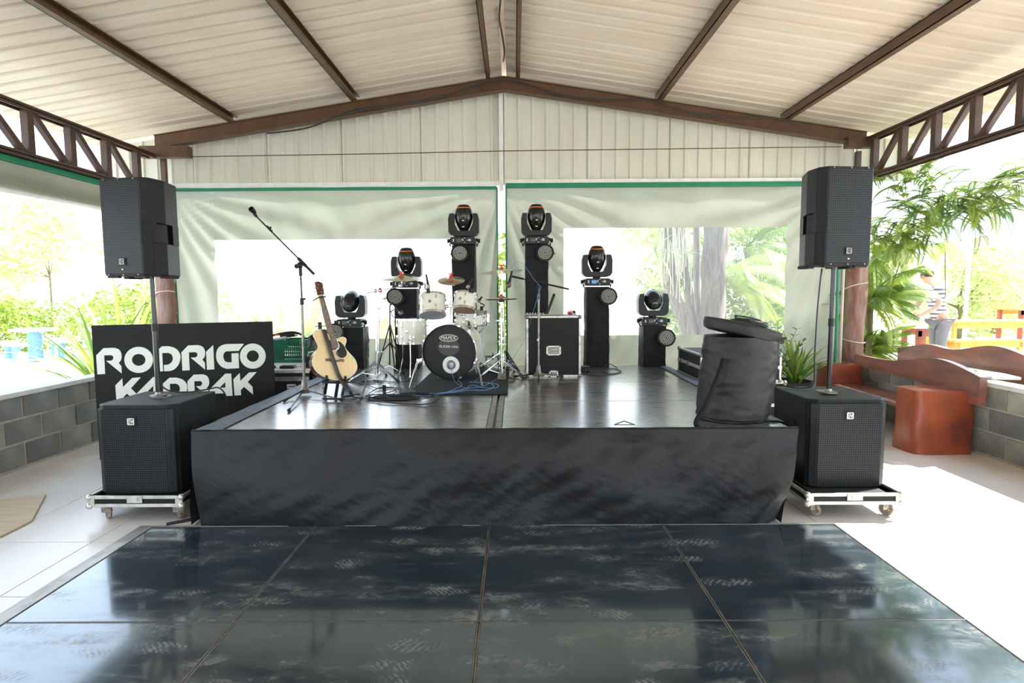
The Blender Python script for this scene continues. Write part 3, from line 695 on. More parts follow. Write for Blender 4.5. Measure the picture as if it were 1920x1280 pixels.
ramp_strip((xa - w, yb + w * .6), (xb + w, yb + w * .6), (xb, yb), (xa, yb))

# ================================================================ LOUDSPEAKERS
def emblem(parent, T, s=.04, world=False, mt='print'):
    m = MB()
    for (x, z, w, h) in ((0, s / 2, s, s * .09), (0, -s / 2, s, s * .09), (-s / 2, 0, s * .09, s), (s / 2, 0, s * .09, s)): m.box((x, 0, z), (w + s * .05, .004, h + s * .05))
    # slanted letter strokes inside the square
    for z in (-.26, 0, .26): m.box((-s * .22, 0, s * z), (s * .34, .004, s * .11))
    m.beam((s * .02, 0, s * .30), (s * .20, 0, -s * .28), s * .13, .004); m.beam((s * .38, 0, s * .30), (s * .20, 0, -s * .28), s * .13, .004)
    m.v = [T @ p for p in m.v]; o = part('emblem', m, mt, parent, world=world, label='white square emblem with slanted letters'); return o
def emblem_back(parent, T, s):
    m = MB(); m.box((0, .003, 0), (s * 1.5, .004, s * 1.5)); m.v = [T @ p for p in m.v]; part('emblem_plate', m, 'black', parent)

def subwoofer(lb, X, Y):
    t = thing('subwoofer', lb, 'speaker', (X, Y, .170), 0, 'subwoofers on wheeled dollies'); W, D, H = .575, .61, .660
    m = MB(); m.plan([(-W / 2, -D / 2 + .07), (-W / 2 + .06, -D / 2 + .02), (W / 2 - .06, -D / 2 + .02), (W / 2, -D / 2 + .07), (W / 2, D / 2), (-W / 2, D / 2)], 0, H); part('cabinet', m, 'cabinet', t, bevel=.008)
    m = MB(); m.plan([(-W / 2 + .012, -D / 2 + .045), (-W / 2 + .012, -D / 2 + .035), (-W / 2 + .06, -D / 2 - .002), (W / 2 - .06, -D / 2 - .002), (W / 2 - .012, -D / 2 + .035), (W / 2 - .012, -D / 2 + .045)], .02, H - .03); part('grille', m, 'grille', t)
    T = TR((-.01, -D / 2 - .006, H - .115)); emblem_back(t, T, .05); emblem(t, TR((-.01, -D / 2 - .012, H - .115)), .042)
    m = MB(); m.lathe([(.07, 0), (.07, .006), (.03, .008), (.03, .012)], 24, TR((0, .05, H))); part('pole_socket', m, 'steel', t, smooth=40)
    for s in (-1, 1):
        m = MB(); m.box((s * (W / 2 + .001), .03, H * .62), (.006, .20, .09), b=.003); part('side_handle', m, 'rubber', t)
    return t
def dolly(lb, X, Y):
    t = thing('flight_case_dolly', lb, 'dolly', (X, Y, 0), 0, 'wheeled flight case dollies'); W, D = .66, .72; z0, z1 = .108, .192
    m = MB()
    for s in (-1, 1):
        m.box((0, s * (D / 2 - .008), (z0 + z1) / 2), (W, .014, z1 - z0 - .02)); m.box((s * (W / 2 - .008), 0, (z0 + z1) / 2), (.014, D, z1 - z0 - .02))
    m.box((0, 0, z0 + .012), (W - .02, D - .02, .014)); part('panel', m, 'black', t)
    m = MB(); m.box((0, 0, z0 + .030), (W - .12, D - .12, .064)); part('foam_block', m, 'rubber', t)
    for z in (z0 + .012, z1 - .012):
        m = MB()
        for s in (-1, 1): m.box((0, s * D / 2, z), (W + .01, .012, .024)); m.box((s * W / 2, 0, z), (.012, D + .01, .024))
        part('aluminium_edge', m, 'alu', t, bevel=.002)
    for i in (-1, 1):
        for j in (-1, 1):
            m = MB(); m.ball((i * W / 2, j * D / 2, z0 + .010), .026, 10); m.ball((i * W / 2, j * D / 2, z1 - .012), .024, 10); m.box((i * (W / 2 - .015), j * (D / 2 + .003), (z0 + z1) / 2), (.05, .012, z1 - z0)); part('ball_corner', m, 'alu', t, smooth=40)
            cx, cy = i * (W / 2 - .07), j * (D / 2 - .07)
            c = MB(); c.lathe([(.047, -.015), (.050, 0), (.047, .015)], 20, TR((cx + .016, cy, .0505)) @ RZ(rnd.uniform(20, 60)) @ RY(90)); w_ = part('caster', c, pmw, t, smooth=40)
            f = MB(); f.box((cx, cy, .104), (.08, .07, .006)); f.box((cx, cy - .024, .078), (.045, .004, .055)); f.box((cx, cy + .024, .078), (.045, .004, .055)); f.cyl((cx + .016, cy - .03, .0505), (cx + .016, cy + .03, .0505), .008, n=8); part('fork', f, 'steel', w_)
    m = MB(); m.box((0, -D / 2 - .008, (z0 + z1) / 2 + .015), (.11, .008, .05), b=.003); m.box((0, -D / 2 - .014, (z0 + z1) / 2 + .018), (.05, .008, .022), b=.003); part('catch', m, 'alu', t)
    return t
pmw = pm('caster_wheel', (0.42, 0.34, 0.26), (0.16, 0.11, 0.07), rough=.5, scale=30)
SUBL = subwoofer('black subwoofer on a wheeled dolly in front of the lettered banner', -2.74, 4.44)
SUBR = subwoofer('black subwoofer on a wheeled dolly in front of the red wooden bench', 2.44, 4.52)
dolly('wheeled flight case dolly under the subwoofer by the lettered banner', -2.715, 4.43)
dolly('wheeled flight case dolly under the subwoofer by the red wooden bench', 2.40, 4.42)

def pole(lb, X, Y, z0, z1):
    t = thing('speaker_pole', lb, 'pole', (X, Y, z0), 0, 'speaker poles')
    m = MB(); m.cyl((0, 0, 0), (0, 0, (z1 - z0) * .55), .0185, n=20); part('lower_tube', m, 'gloss', t, smooth=40)
    m = MB(); m.cyl((0, 0, (z1 - z0) * .5), (0, 0, z1 - z0), .0165, n=20); part('upper_tube', m, 'gloss', t, smooth=40)
    m = MB(); m.cyl((0, 0, (z1 - z0) * .52), (0, 0, (z1 - z0) * .58), .022, n=20); part('collar', m, 'plastic', t, smooth=40)
    m = MB(); m.lathe([(.06, 0), (.06, .006), (.025, .010), (.02, .03)], 24); part('base_plate', m, 'steel', t, smooth=40)
ZS = .165 + .665 + .012
pole('black steel pole carrying the left loudspeaker above the lettered banner', -2.753, 4.47, ZS, 1.80)
pole('black steel pole carrying the right loudspeaker beside the red bench', 2.405, 4.46, ZS, 1.82)

def top_speaker(lb, X, Y, z0, rz, mir=1):
    t = thing('loudspeaker', lb, 'speaker', (X, Y, z0), R(rz), 'pole mounted loudspeakers'); H = .715
    poly = [(-.215, -.145), (-.17, -.20), (.17, -.20), (.215, -.145), (.215, -.02), (.13, .19), (-.13, .19), (-.215, -.02)]
    narrow = [(max(-.165, min(.165, x)), y) for x, y in poly]
    narrow = [(-.165, -.160), (-.13, -.19), (.13, -.19), (.165, -.160), (.165, -.02), (.10, .17), (-.10, .17), (-.165, -.02)]
    m = MB(); m.plan(poly, .012, .255); m.plan(narrow, .25, .40); m.plan(poly, .395, H); cab = part('cabinet', m, 'cabinet', t, bevel=.010)
    m = MB(); m.plan([(-.215, -.145), (-.17, -.20), (.17, -.20), (.215, -.145), (.215, -.11), (-.215, -.11)], .25, .40); m.plan([(-.16, .10), (.16, .10), (.13, .19), (-.13, .19)], .25, .40); part('front_baffle', m, 'cabinet', cab)
    m = MB(); m.plan([(-.20, -.155), (-.165, -.206), (.165, -.206), (.20, -.155), (.19, -.14), (-.19, -.14)], .03, H - .018); part('grille', m, 'grille', t)
    emblem_back(t, TR((0, -.210, .115)), .042); emblem(t, TR((0, -.216, .115)), .036, mt='steel')
    m = MB(); m.box((0, -.212, .058), (.012, .006, .008)); part('power_light', m, 'led', t)
    for s in (-1, 1):
        m = MB(); m.box((s * .17, -.03, .325), (.016, .12, .14), b=.004); part('handle_recess', m, 'rubber', t)
        m = MB(); m.box((s * .165, .04, .006), (.05, .14, .024), b=.008); part('foot', m, 'rubber', t); m = MB(); m.box((s * .12, -.17, .004), (.10, .03, .016), b=.006); part('foot', m, 'rubber', t)
    for s in (-.13, 0, .13):
        m = MB(); m.cyl((s, -.205, .02), (s, -.209, .02), .005, n=8); m.cyl((s, -.205, H - .012), (s, -.209, H - .012), .005, n=8); part('screw', m, 'steel', t)
    m = MB(); m.lathe([(.03, 0), (.03, .02)], 16, TR((0, -.0, -.006))); part('pole_cup', m, 'plastic', t)
    return t
top_speaker('black loudspeaker on the left pole, seen partly from its right side', -2.80, 4.49, 1.745, -13)
top_speaker('black loudspeaker with perforated grille on the right pole near the ferns', 2.39, 4.49, 1.79, 6)

# cables on subs and from poles
def cable(name, pts, r, m, lb, cat='cable', group=None, k=6):
    mb = MB(); mb.tube(catmull(pts, k), r, 6); return tag(part(name, mb, m, smooth=True), lb, cat, group)
z = ZS - .004
cable('speaker_cable', [(-2.775, 4.51, 1.75), (-2.765, 4.52, 1.4), (-2.76, 4.51, 1.0), (-2.73, 4.52, z + .05), (-2.62, 4.60, z + .006), (-2.52, 4.74, z + .006), (-2.45, 4.80, z + .008), (-2.44, 4.90, z - .1), (-2.44, 4.95, .5)], .006, 'cable', 'thin black cable running down the left pole onto the subwoofer')
cable('speaker_cable', [(2.39, 4.60, 1.79), (2.385, 4.63, 1.5), (2.37, 4.62, 1.1), (2.37, 4.62, z + .05), (2.31, 4.66, z + .006), (2.22, 4.72, z + .006), (2.16, 4.80, z + .008), (2.13, 4.90, z - .1), (2.12, 4.95, .5)], .006, 'cable', 'thin black cable running down the right pole onto the subwoofer')
cable('floor_cable', [(-2.46, 4.0, .008), (-2.3, 4.10, .008), (-2.12, 4.18, .008), (-2.0, 4.3, .008), (-1.9, 4.6, .008)], .011, 'cable', 'thick black cable on the tiles leading under the left stage corner')
cable('floor_cable', [(-2.42, 4.02, .008), (-2.28, 4.14, .01), (-2.12, 4.22, .008), (-2.02, 4.36, .008), (-1.9, 4.7, .008)], .009, 'cable', 'thinner black cable beside the thick one at the left stage corner')

# ================================================================ BANNER
BA = Vector((-4.095, 5.65, 0))
BBp = at(511, 603, 6.30); BB = Vector((BBp.x, BBp.y, 0)); BD = (BB - BA).normalized(); BL = (BB - BA).length; BN = Vector((BD.y, -BD.x, 0))
ang = math.atan2(BD.y, BD.x)
bn = thing('banner_board', 'black board with white artist lettering standing behind the left subwoofer', 'sign', BA, ang)
m = MB(); m.box((BL / 2, .02, .663), (BL, .04, 1.325), b=.004); part('board', m, 'black', bn)
def onboard(px, py):
    d = ray(px, py); o = Vector((0, 0, CAM_H)); t = (BA - o).dot(BN) / d.dot(BN); p = o + d * t
    return ((p - BA).dot(BD), p.z)
def ZA(x, y): return onboard(160 + x / 7.111, 590 + y / 7.111)
def ZB(x, y): return onboard(340 + x / 7.111, 590 + y / 7.111)
def mapf(src, dst, sx, sy, f): return lambda x, y: f(dst[0] + (x - src[0]) * sx, dst[1] + (y - src[1]) * sy)
def glyph(polys):
    m = MB()
    for pl in polys: m.prism(pl, -.003, .001)
    part('letter', m, 'print', bn)
def rnd_curve(pts, k=3):
    return [(p.x, p.y) for p in catmull([(a, b, 0) for a, b in pts], k)]
def ringg(f, cx, cy, rx, ry, ix, iy):
    m = MB(); n = 40; vs = []; fs = []
    for yy in (-.003, .001):
        for (a, b) in ((rx, ry), (ix, iy)):
            for k in range(n):
                t = 2 * math.pi * k / n; u, w_ = f(cx + a * math.cos(t), cy + b * math.sin(t)); vs.append((u, yy, w_))
    for k in range(n):
        j = (k + 1) % n; fs += [(k, j, n + j, n + k), (2 * n + k, 3 * n + k, 3 * n + j, 2 * n + j), (k, 2 * n + k, 2 * n + j, j), (n + k, n + j, 3 * n + j, 3 * n + k)]
    m.add(vs, fs); part('letter', m, 'print', bn)
Rp = [(0, 500), (90, 408), (190, 404)] + rnd_curve([(230, 404), (290, 430), (317, 495), (310, 560), (280, 595)]) + [(315, 640), (318, 732), (125, 570), (180, 568)] + rnd_curve([(190, 567), (212, 545), (212, 515), (190, 497)]) + [(100, 500), (112, 738), (15, 744)]
Dp = [(930, 505), (1020, 420)] + rnd_curve([(1110, 417), (1200, 445), (1258, 510), (1268, 580), (1245, 660), (1190, 725), (1130, 748)]) + [(1050, 752), (1047, 668)] + rnd_curve([(1100, 665), (1148, 635), (1167, 585), (1150, 530), (1105, 507)]) + [(1025, 510), (1038, 752), (940, 756)]
Kp = [(693, 860), (778, 775), (787, 880), (900, 770), (1005, 762), (885, 895), (950, 960), (957, 1062), (835, 960), (792, 1005), (797, 1070), (710, 1075)]
Gp = [(835, 385), (765, 480), (610, 486)] + rnd_curve([(600, 487), (570, 510), (560, 560), (580, 615), (620, 633)]) + [(672, 632), (668, 515), (762, 510), (770, 710), (620, 720)] + rnd_curve([(610, 720), (540, 695), (480, 625), (463, 545), (480, 460), (530, 410), (600, 390)])
glyph([[mapf((0, 500), (145, 540), 1.07, 1.04, ZA)(x, y) for x, y in Rp]])
ringg(ZA, 712, 600, 192, 174, 90, 79)
glyph([[ZA(x, y) for x, y in Dp]])
glyph([[ZB(x, y) for x, y in Rp]])
glyph([[ZB(x, y) for x, y in [(330, 492), (425, 402), (440, 726), (342, 732)]]])
glyph([[ZB(x, y) for x, y in Gp]])
ringg(ZB, 953, 550, 172, 168, 80, 76)
k1 = mapf((693, 860), (400, 940), 1.09, 1.1, ZA); glyph([[k1(x, y) for x, y in Kp]])
def Ag(f):
    glyph([[f(x, y) for x, y in p] for p in ([(375, 1090), (378, 992), (585, 785), (585, 895), (470, 1012), (400, 1088)], [(584, 785), (665, 782), (683, 1078), (590, 1082)], [(505, 973), (592, 968), (592, 1044), (440, 1050)])])
Ag(mapf((585, 785), (905, 828), 1.08, 1.08, ZA))
glyph([[mapf((930, 505), (1035, 915), .96, .90, ZA)(x, y) for x, y in Dp]])
glyph([[mapf((0, 500), (82, 885), .91, .95, ZB)(x, y) for x, y in Rp]])
Ag(ZB)
glyph([[ZB(x, y) for x, y in Kp]])

# ================================================================ LIGHT TOWERS, MOVING HEADS, PAR LAMPS
TY = 7.50
def tower(lb, px, h, seed, w=.285):
    X = at(px, 600, TY).x
    t = thing('light_tower', lb, 'tower', (X, TY, SZ), 0, 'cloth wrapped light towers'); m = MB()
    per = [(-1, -1), (1, -1), (1, 1), (-1, 1)]
    def fn(u, v):
        a = u * 4; i = int(a) % 4; f = a - int(a); p, q = per[i], per[(i + 1) % 4]
        x = (p[0] + (q[0] - p[0]) * f) * w / 2; y = (p[1] + (q[1] - p[1]) * f) * w / 2; z = v * h
        n = .012 * noise.noise(Vector((x * 9 + seed, y * 9, z * 3))) + .006 * noise.noise(Vector((x * 22, y * 22 + seed, z * 16)))
        fl = .012 * max(0, .12 - v) / .12
        return (x * (1 + fl * 3) + n * (p[1] + q[1]) / 2 * .3 + n * .8, y * (1 + fl * 3) + n, z)
    m.grid(fn, 48, 60); part('cloth_wrap', m, 'cloth2', t, smooth=40)
    m = MB(); m.box((0, 0, h - .012), (w - .01, w - .01, .02)); part('top_plate', m, 'black', t)
    return t, X
def moving_head(lb, X, z, tilt, screen):
    t = thing('moving_head_light', lb, 'stage light', (X, TY - .0, z), 0, 'moving head lights'); s = .000665
    b = MB(); b.prism([(-245 * s, 20 * s), (-225 * s, 0), (215 * s, 0), (235 * s, 20 * s), (222 * s, 125 * s), (200 * s, 140 * s), (-215 * s, 140 * s), (-232 * s, 125 * s)], -.15, .15); bo = part('base', b, 'plastic', t, bevel=.006)
    m = MB(); m.box((-75 * s, -.152, 72 * s), (.062, .006, .042)); part('display', m, screen, bo)
    m = MB()
    for (x, zz, w_, h_) in ((-180, 90, 16, 14), (-180, 62, 16, 14), (-8, 95, 22, 9), (-8, 72, 18, 7), (30, 118, 16, 7), (30, 36, 16, 7), (72, 75, 12, 5), (118, 95, 36, 6), (122, 80, 36, 6), (118, 65, 36, 6)): m.box((x * s, -.152, zz * s), (w_ * s * 1.4, .005, h_ * s * 1.3))
    part('button', m, 'print', bo)
    for sg in (-1, 1):
        m = MB(); m.beam((sg * .155, -.05, .075), (sg * .195, -.05, .035), .03, .03); m.box((sg * .192, -.05, .050), (.03, .04, .05), b=.005); m.beam((sg * .178, -.05, .02), (sg * .165, -.05, -.02), .016, .016); part('clamp', m, 'black', t)
    m = MB(); m.cyl((0, 0, 138 * s), (0, 0, 168 * s), .05, n=20); part('swivel', m, 'black', t)
    Y = [(-285, 240), (-290, 480), (-275, 540), (-262, 585), (-178, 590), (-178, 410), (-112, 268), (112, 268), (178, 410), (178, 592), (262, 585), (275, 540), (290, 480), (285, 240), (245, 185), (180, 165), (-180, 165), (-245, 185)]
    m = MB(); m.prism([(a * s, c * s) for a, c in Y], -.075, .075); part('yoke', m, 'plastic', t, bevel=.005)
    piv = TR((0, 0, 500 * s)) @ RX(tilt)
    T = piv @ TR((0, 0, -500 * s))
    n = 16
    m = MB(); m.lathe([(45 * s, 262 * s), (80 * s, 282 * s), (118 * s, 345 * s), (152 * s, 430 * s), (170 * s, 520 * s), (168 * s, 600 * s), (150 * s, 665 * s), (128 * s, 700 * s)], n, T); h = part('head_shell', m, 'gloss', t, smooth=30)
    if abs(tilt) < 60: m = MB(); m.lathe([(133 * s, 694 * s), (136 * s, 700 * s), (133 * s, 709 * s)], n, T); part('orange_ring', m, 'orange', h, label='thin orange ring')
    m = MB(); m.lathe([(130 * s, 706 * s), (105 * s, 740 * s), (82 * s, 756 * s), (78 * s, 740 * s)], n, T); part('front_bezel', m, 'plastic', h, smooth=30)
    m = MB(); m.lathe([(80 * s, 735 * s), (70 * s, 752 * s), (40 * s, 762 * s), (0, 766 * s)], 20, T); part('lens', m, 'lens', h, smooth=True)
    m = MB()
    for a in (-60, 0, 60): # cooling ribs down the shell
        for rr in ((160, 560), (140, 640)):
            pass
    for a in (-115, -65):
        pts = [Vector((math.cos(R(a)) * r * s * 1.015, math.sin(R(a)) * r * s * 1.015, zz * s)) for r, zz in ((80, 282), (118, 345), (152, 430), (170, 520), (168, 600), (150, 665))]
        m.tube([T @ p for p in catmull(pts, 3)], .004, 5)
    part('shell_rib', m, 'plastic', h, smooth=True)
    if abs(tilt) < 60:
        m = MB(); m.prism([(-22 * s, 452 * s), (0, 474 * s), (28 * s, 450 * s)], -171 * s, -167 * s, T); m.box((0, -150 * s, 345 * s), (44 * s, .012, 12 * s), T); part('mark', m, 'print', h)
    else:
        m = MB(); m.box((0, 170 * s, 500 * s), (40 * s, .006, 10 * s), T); part('mark', m, 'print', h)
    return t
def par(lb, X, z, Y, tiltx, turn):
    t = thing('par_lamp', lb, 'stage light', (X, Y, z), 0, 'round led wash lamps'); T = RZ(turn) @ RX(90 + tiltx)
    m = MB(); m.lathe([(.06, -.10), (.095, -.085), (.108, -.03), (.110, 0), (.100, .004), (.098, -.006), (.0, -.006)], 28, T); bo = part('housing', m, 'plastic', t, smooth=40)
    m = MB(); k = 0
    for rr, n in ((.016, 6), (.032, 12), (.048, 18), (.064, 24), (.080, 30)):
        for i in range(n):
            a = 2 * math.pi * i / n + rr * 40; m.lathe([(.0052, 0), (.0046, .003), (.0, .004)], 6, T @ TR((rr * math.cos(a), rr * math.sin(a), -.0045)))
    part('led_lens', m, 'led', bo, kind='stuff', label='pale led lenses in rings')
    m = MB(); m.tube([T @ Vector((.115 * math.cos(a), .0, -.04 - .115 * math.sin(a))) for a in [math.pi * i / 12 for i in range(13)]], .006, 6); part('bracket', m, 'black', t)
    return t
towers = [(664, 1.19, 128, 'screenoff', 'behind the guitar'), (765, 1.675, 8, 'screenoff', 'behind the left crash cymbal'), (872, 2.205, 4, 'screenoff', 'left of the curtain gap'),
          (1006, 2.205, 4, 'screenoff', 'behind the large flight case'), (1118, 1.685, 6, 'screen', 'right of the large flight case'), (1223, 1.19, 122, 'screenoff', 'beside the low flight case')]
mh = ['low black moving head light facing forward behind the guitar', 'black moving head light above the left crash cymbal', 'tall black moving head light just left of the curtain gap',
      'tall black moving head light just right of the curtain gap', 'black moving head light with blue display right of the flight case', 'low black moving head light facing forward in front of the tree trunks']
TX = []
for i, (px, zt, tilt, scn, lb) in enumerate(towers):
    t, X = tower('black cloth wrapped light tower ' + lb, px, zt - SZ, i * 7.3); TX.append(X)
    moving_head(mh[i], X + (-.03 if i == 0 else 0), zt + .012, tilt, 'screen' if i == 4 else scn)
PARS = [(628, 622, 7.30, 12, 10, 'round led lamp low on the first tower, half hidden by the guitar'), (741, 556, 7.28, 12, 22, 'round led lamp beside the left crash cymbal, turned aside'),
        (862, 474, 7.28, 14, 4, 'round led lamp high on the tower left of the curtain gap'), (1022, 473, 7.28, 12, -4, 'round led lamp high on the tower right of the curtain gap'),
        (1141, 555, 7.28, 10, -6, 'round led lamp on the tower with the blue display'), (1250, 633, 7.28, 8, -10, 'round led lamp on the low tower near the right window')]
for px, py, Y, a, b, lb in PARS:
    p = at(px, py, Y); par(lb, p.x, p.z, Y, -a, b)

# ================================================================ FLIGHT CASES
def flight_case(name, lb, X, Y, z, W, D, H, handle=True, split=None, rz=0, mf='black', logo=False):
    t = thing(name, lb, 'flight case', (X, Y, z), R(rz), None); e = .022
    m = MB(); m.box((0, 0, H / 2), (W - .012, D - .012, H - .012)); part('panel', m, mf, t)
    m = MB()
    for i in (-1, 1):
        for j in (-1, 1): m.box((i * (W / 2 - e / 2), j * (D / 2 - e / 2), H / 2), (e, e, H))
        for k in (e / 2, H - e / 2): m.box((0, i * (D / 2 - e / 2), k), (W, e, e)); m.box((i * (W / 2 - e / 2), 0, k), (e, D, e))
    part('aluminium_edge', m, 'alu', t, bevel=.002)
    for i in (-1, 1):
        for j in (-1, 1):
            for k in (.012, H - .012):
                m = MB(); m.ball((i * (W / 2 - .012), j * (D / 2 - .012), k), .026, 10); part('ball_corner', m, 'steel', t, smooth=True)
    if split:
        m = MB(); m.box((0, 0, split), (W + .006, D + .006, .034)); part('seam_band', m, 'alu', t)
        for xx in (-W * .25, W * .25):
            m = MB(); m.box((xx, -D / 2 - .006, split), (.05, .010, .055), b=.003); part('latch', m, 'steel', t)
        m = MB(); m.box((-W / 2 - .006, 0, split), (.010, .06, .055), b=.003); m.box((-W / 2 - .006, D * .3, split), (.010, .06, .055), b=.003); part('latch', m, 'steel', t)
    if handle:
        for (zz, ww, hh) in ((H * .435, .165, .11), (.035, .105, .075)):
            m = MB(); y = -D / 2 - .003
            m.box((0, y, zz + hh / 2 - .008), (ww, .008, .016)); m.box((0, y, zz - hh / 2 + .008), (ww, .008, .016)); m.box((-ww / 2 + .010, y, zz), (.020, .008, hh)); m.box((ww / 2 - .010, y, zz), (.020, .008, hh)); hd = part('recessed_handle', m, 'alu', t, bevel=.002)
            m = MB(); m.box((0, y + .004, zz), (ww - .03, .006, hh - .02)); part('dish', m, 'steel', hd)
            m = MB(); m.box((0, y - .006, zz + .01), (ww * .55, .012, hh * .3), b=.004); part('grip', m, 'steel', hd)
    return t
fx0, fx1 = at(987, 650, 6.55).x, at(1089, 650, 6.55).x
FCX, FCW = (fx0 + fx1) / 2, fx1 - fx0
flight_case('flight_case', 'large upright black flight case with aluminium edges at the back of the stage', FCX, 6.55 + .27, SZ, FCW, .54, .685)
FT = SZ + .685
# laptop and small red thing
lp = thing('laptop', 'open laptop seen from the side on the large flight case', 'laptop', (FCX - .16, 6.80, FT), 0)
m = MB(); m.box((-.03, 0, .010), (.26, .34, .016), b=.003); part('keyboard_deck', m, 'steel', lp)
m = MB(); m.beam((.10, 0, .016), (.185, 0, .245), .34, .008, up=(1, 0, 0)); part('screen', m, 'black', lp)
m = MB()
for i in range(7): m.box((-.13 + i * .03, -.10, .024), (.012, .02, .014))
part('knob', m, 'print', lp, kind='stuff')
p = at(1072, 586, 6.65)
rb = thing('toy_speaker', 'small red and white gadget on the right end of the flight case', 'gadget', (p.x, 6.70, FT), 0)
m = MB(); m.ball((0, 0, .032), .034, 14, sc=(1.5, 1, .9)); part('body', m, 'print', rb, smooth=True)
m = MB(); m.ball((-.012, -.022, .026), .022, 12, sc=(1.2, 1, .9)); part('front', m, 'redfelt', rb, smooth=True)
m = MB(); m.box((.03, -.02, .04), (.03, .03, .03), b=.006); part('cap', m, 'black', rb)
flight_case('low_flight_case', 'low worn black flight case with aluminium bands right of the stage', 2.40, 6.62, .655, .86, .86, .30, handle=False, split=.155)
flight_case('low_flight_case', 'black flight case underneath the worn one right of the stage', 2.44, 6.68, 0, .92, .92, .653, handle=False, split=.4)
px = at(1315, 700, 6.18)
m = MB(); random.seed(3)
for i in range(9):
    a = 2.02 + i * .020; m.beam((a, 6.182, .715 + .004 * (i % 3)), (a + .014, 6.182, .728 + .005 * (i % 4)), .005, .003)
o = part('chalk_scrawl', m, 'print'); tag(o, 'faint white scrawl on the front of the low worn flight case', 'marking')

# drum bag (soft case) at the right front corner of the stage
bgX, bgY = 1.665, 4.36
bag = thing('drum_bag', 'large black soft drum bag with tilted lid on the right front stage corner', 'bag', (bgX, bgY, SZ + .006))
H = .615
def bagf(u, v):
    a = 2 * math.pi * u; r = .262 * (1 + .02 * math.sin(v * math.pi)); z = v * H
    sl = -.035 * (1 - v) ; n = .010 * noise.noise(Vector((math.cos(a) * 2, math.sin(a) * 2, v * 5))) + .006 * noise.noise(Vector((math.cos(a) * 3, math.sin(a) * 3, v * 16)))
    ww = .008 * math.sin(v * 34 + a * 2) * max(0, math.sin(a * 1.0 + 1.2)) * (noise.noise(Vector((v * 6, a, 2))) + .3)
    rr = (r + n + ww) * (1 - .03 * (1 - v)) * (.94 if v < .03 else 1)
    return (math.cos(a) * rr * 1.02 + sl + .02 * v, math.sin(a) * rr * .92, z)
m = MB(); m.grid(bagf, 72, 60); m.add([bagf(k / 72, 1) for k in range(72)], [tuple(range(72))]); part('body', m, 'bag', bag, smooth=35)
T = TR((.015, 0, H + .01)) @ RY(13)
m = MB(); m.lathe([(.235, -.012), (.262, 0), (.272, .03), (.270, .062), (.25, .076), (.10, .088), (0, .09)], 48, T, 1.04, .95); m.v = [p + Vector((0, 0, .006 * noise.noise(p * 9))) for p in m.v]; lid = part('lid', m, 'bag', bag, smooth=40)
m = MB(); m.torus(.268, .006, 48, 6, T @ TR((0, 0, .066)) @ Matrix.Diagonal((1.04, .95, 1, 1))); part('piping', m, 'cable', lid, smooth=True)
m = MB(); m.tube([Vector(bagf(.94, v / 20)) * 1.004 for v in range(1, 20)], .007, 6); part('zip_seam', m, 'cable', bag, smooth=True)
m = MB(); m.box((.29, -.03, H - .045), (.05, .06, .03), b=.006); m.box((.30, -.06, H - .02), (.06, .02, .02), b=.004); part('buckle', m, 'plastic', bag)
def strapmesh(pts, w, th=.004, side=Vector((0, 1, 0))):
    P = catmull(pts, 6); m = MB(); vs = []; 
    for i, p in enumerate(P):
        d = (P[min(i + 1, len(P) - 1)] - P[max(0, i - 1)]).normalized(); s_ = side - d * side.dot(d); s_.normalize(); vs += [p - s_ * w / 2, p + s_ * w / 2]
    m.add(vs, [(2 * i, 2 * i + 1, 2 * i + 3, 2 * i + 2) for i in range(len(P) - 1)]); return m
part('strap', strapmesh([at(1357, 672, 4.14), at(1350, 695, 4.10), at(1336, 730, 4.08), at(1322, 762, 4.07), at(1307, 786, 4.06), at(1306, 797, 4.06), at(1316, 804, 4.06), at(1332, 803, 4.08)], .034, side=Vector((1, -.3, .25))), 'cloth2', bag, solid=.006, smooth=True, world=True)
# coiled cable on its lid
def coil(cx, cy, z, r, n, seed, ax=1.0, ay=.7, h=.05, T=None):
    rr = random.Random(seed); pts = []
    for i in range(n * 14):
        a = i / 14 * 2 * math.pi; k = r * (1 + .22 * math.sin(a * .37 + seed) + rr.uniform(-.05, .05))
        q = Vector((cx + math.cos(a) * k * ax + .02 * math.sin(a * .21), cy + math.sin(a) * k * ay, z + h * (.5 + .5 * math.sin(a * .43 + seed * 2)) * (i / (n * 14))))
        pts.append(T @ q if T is not None else q)
    return pts
Tl = TR((bgX, bgY, SZ)) @ T
cable('cable_coil', coil(.03, -.03, .098, .10, 5, 2, 1.1, .6, .05, Tl), .0055, 'cable', 'coiled black cable lying on the drum bag lid', k=2)
cable('cable_coil', coil(.08, -.02, .105, .07, 3, 8, 1.2, .5, .04, Tl), .0035, 'steel', 'thin grey cable loops lying on the drum bag lid', k=2)

# ================================================================ MUSIC GEAR ON THE STAGE
RUGZ = SZ + .026
rp = [onz(768, 735, RUGZ), onz(952, 733, RUGZ), onz(934, 697, RUGZ), onz(783, 697, RUGZ)]
rug = thing('drum_rug', 'dark ribbed rug under the drum kit', 'rug', ((rp[0].x + rp[1].x) / 2, 6.4, SZ))
x0r, x1r, y0r, y1r = rp[0].x, rp[1].x, rp[0].y, 7.32
m = MB(); m.plan([(x0r, y0r), (x1r, y0r - .01), (x1r, y1r), (x0r, y1r)], SZ + .002, RUGZ); part('pile', m, 'rug', rug, world=True, bevel=.008)
m = MB(); m.tube(catmull([(x0r, y0r, SZ + .012), (x1r, y0r - .01, SZ + .012)], 8), .013, 8); part('bound_edge', m, 'rug', rug, world=True, smooth=True)

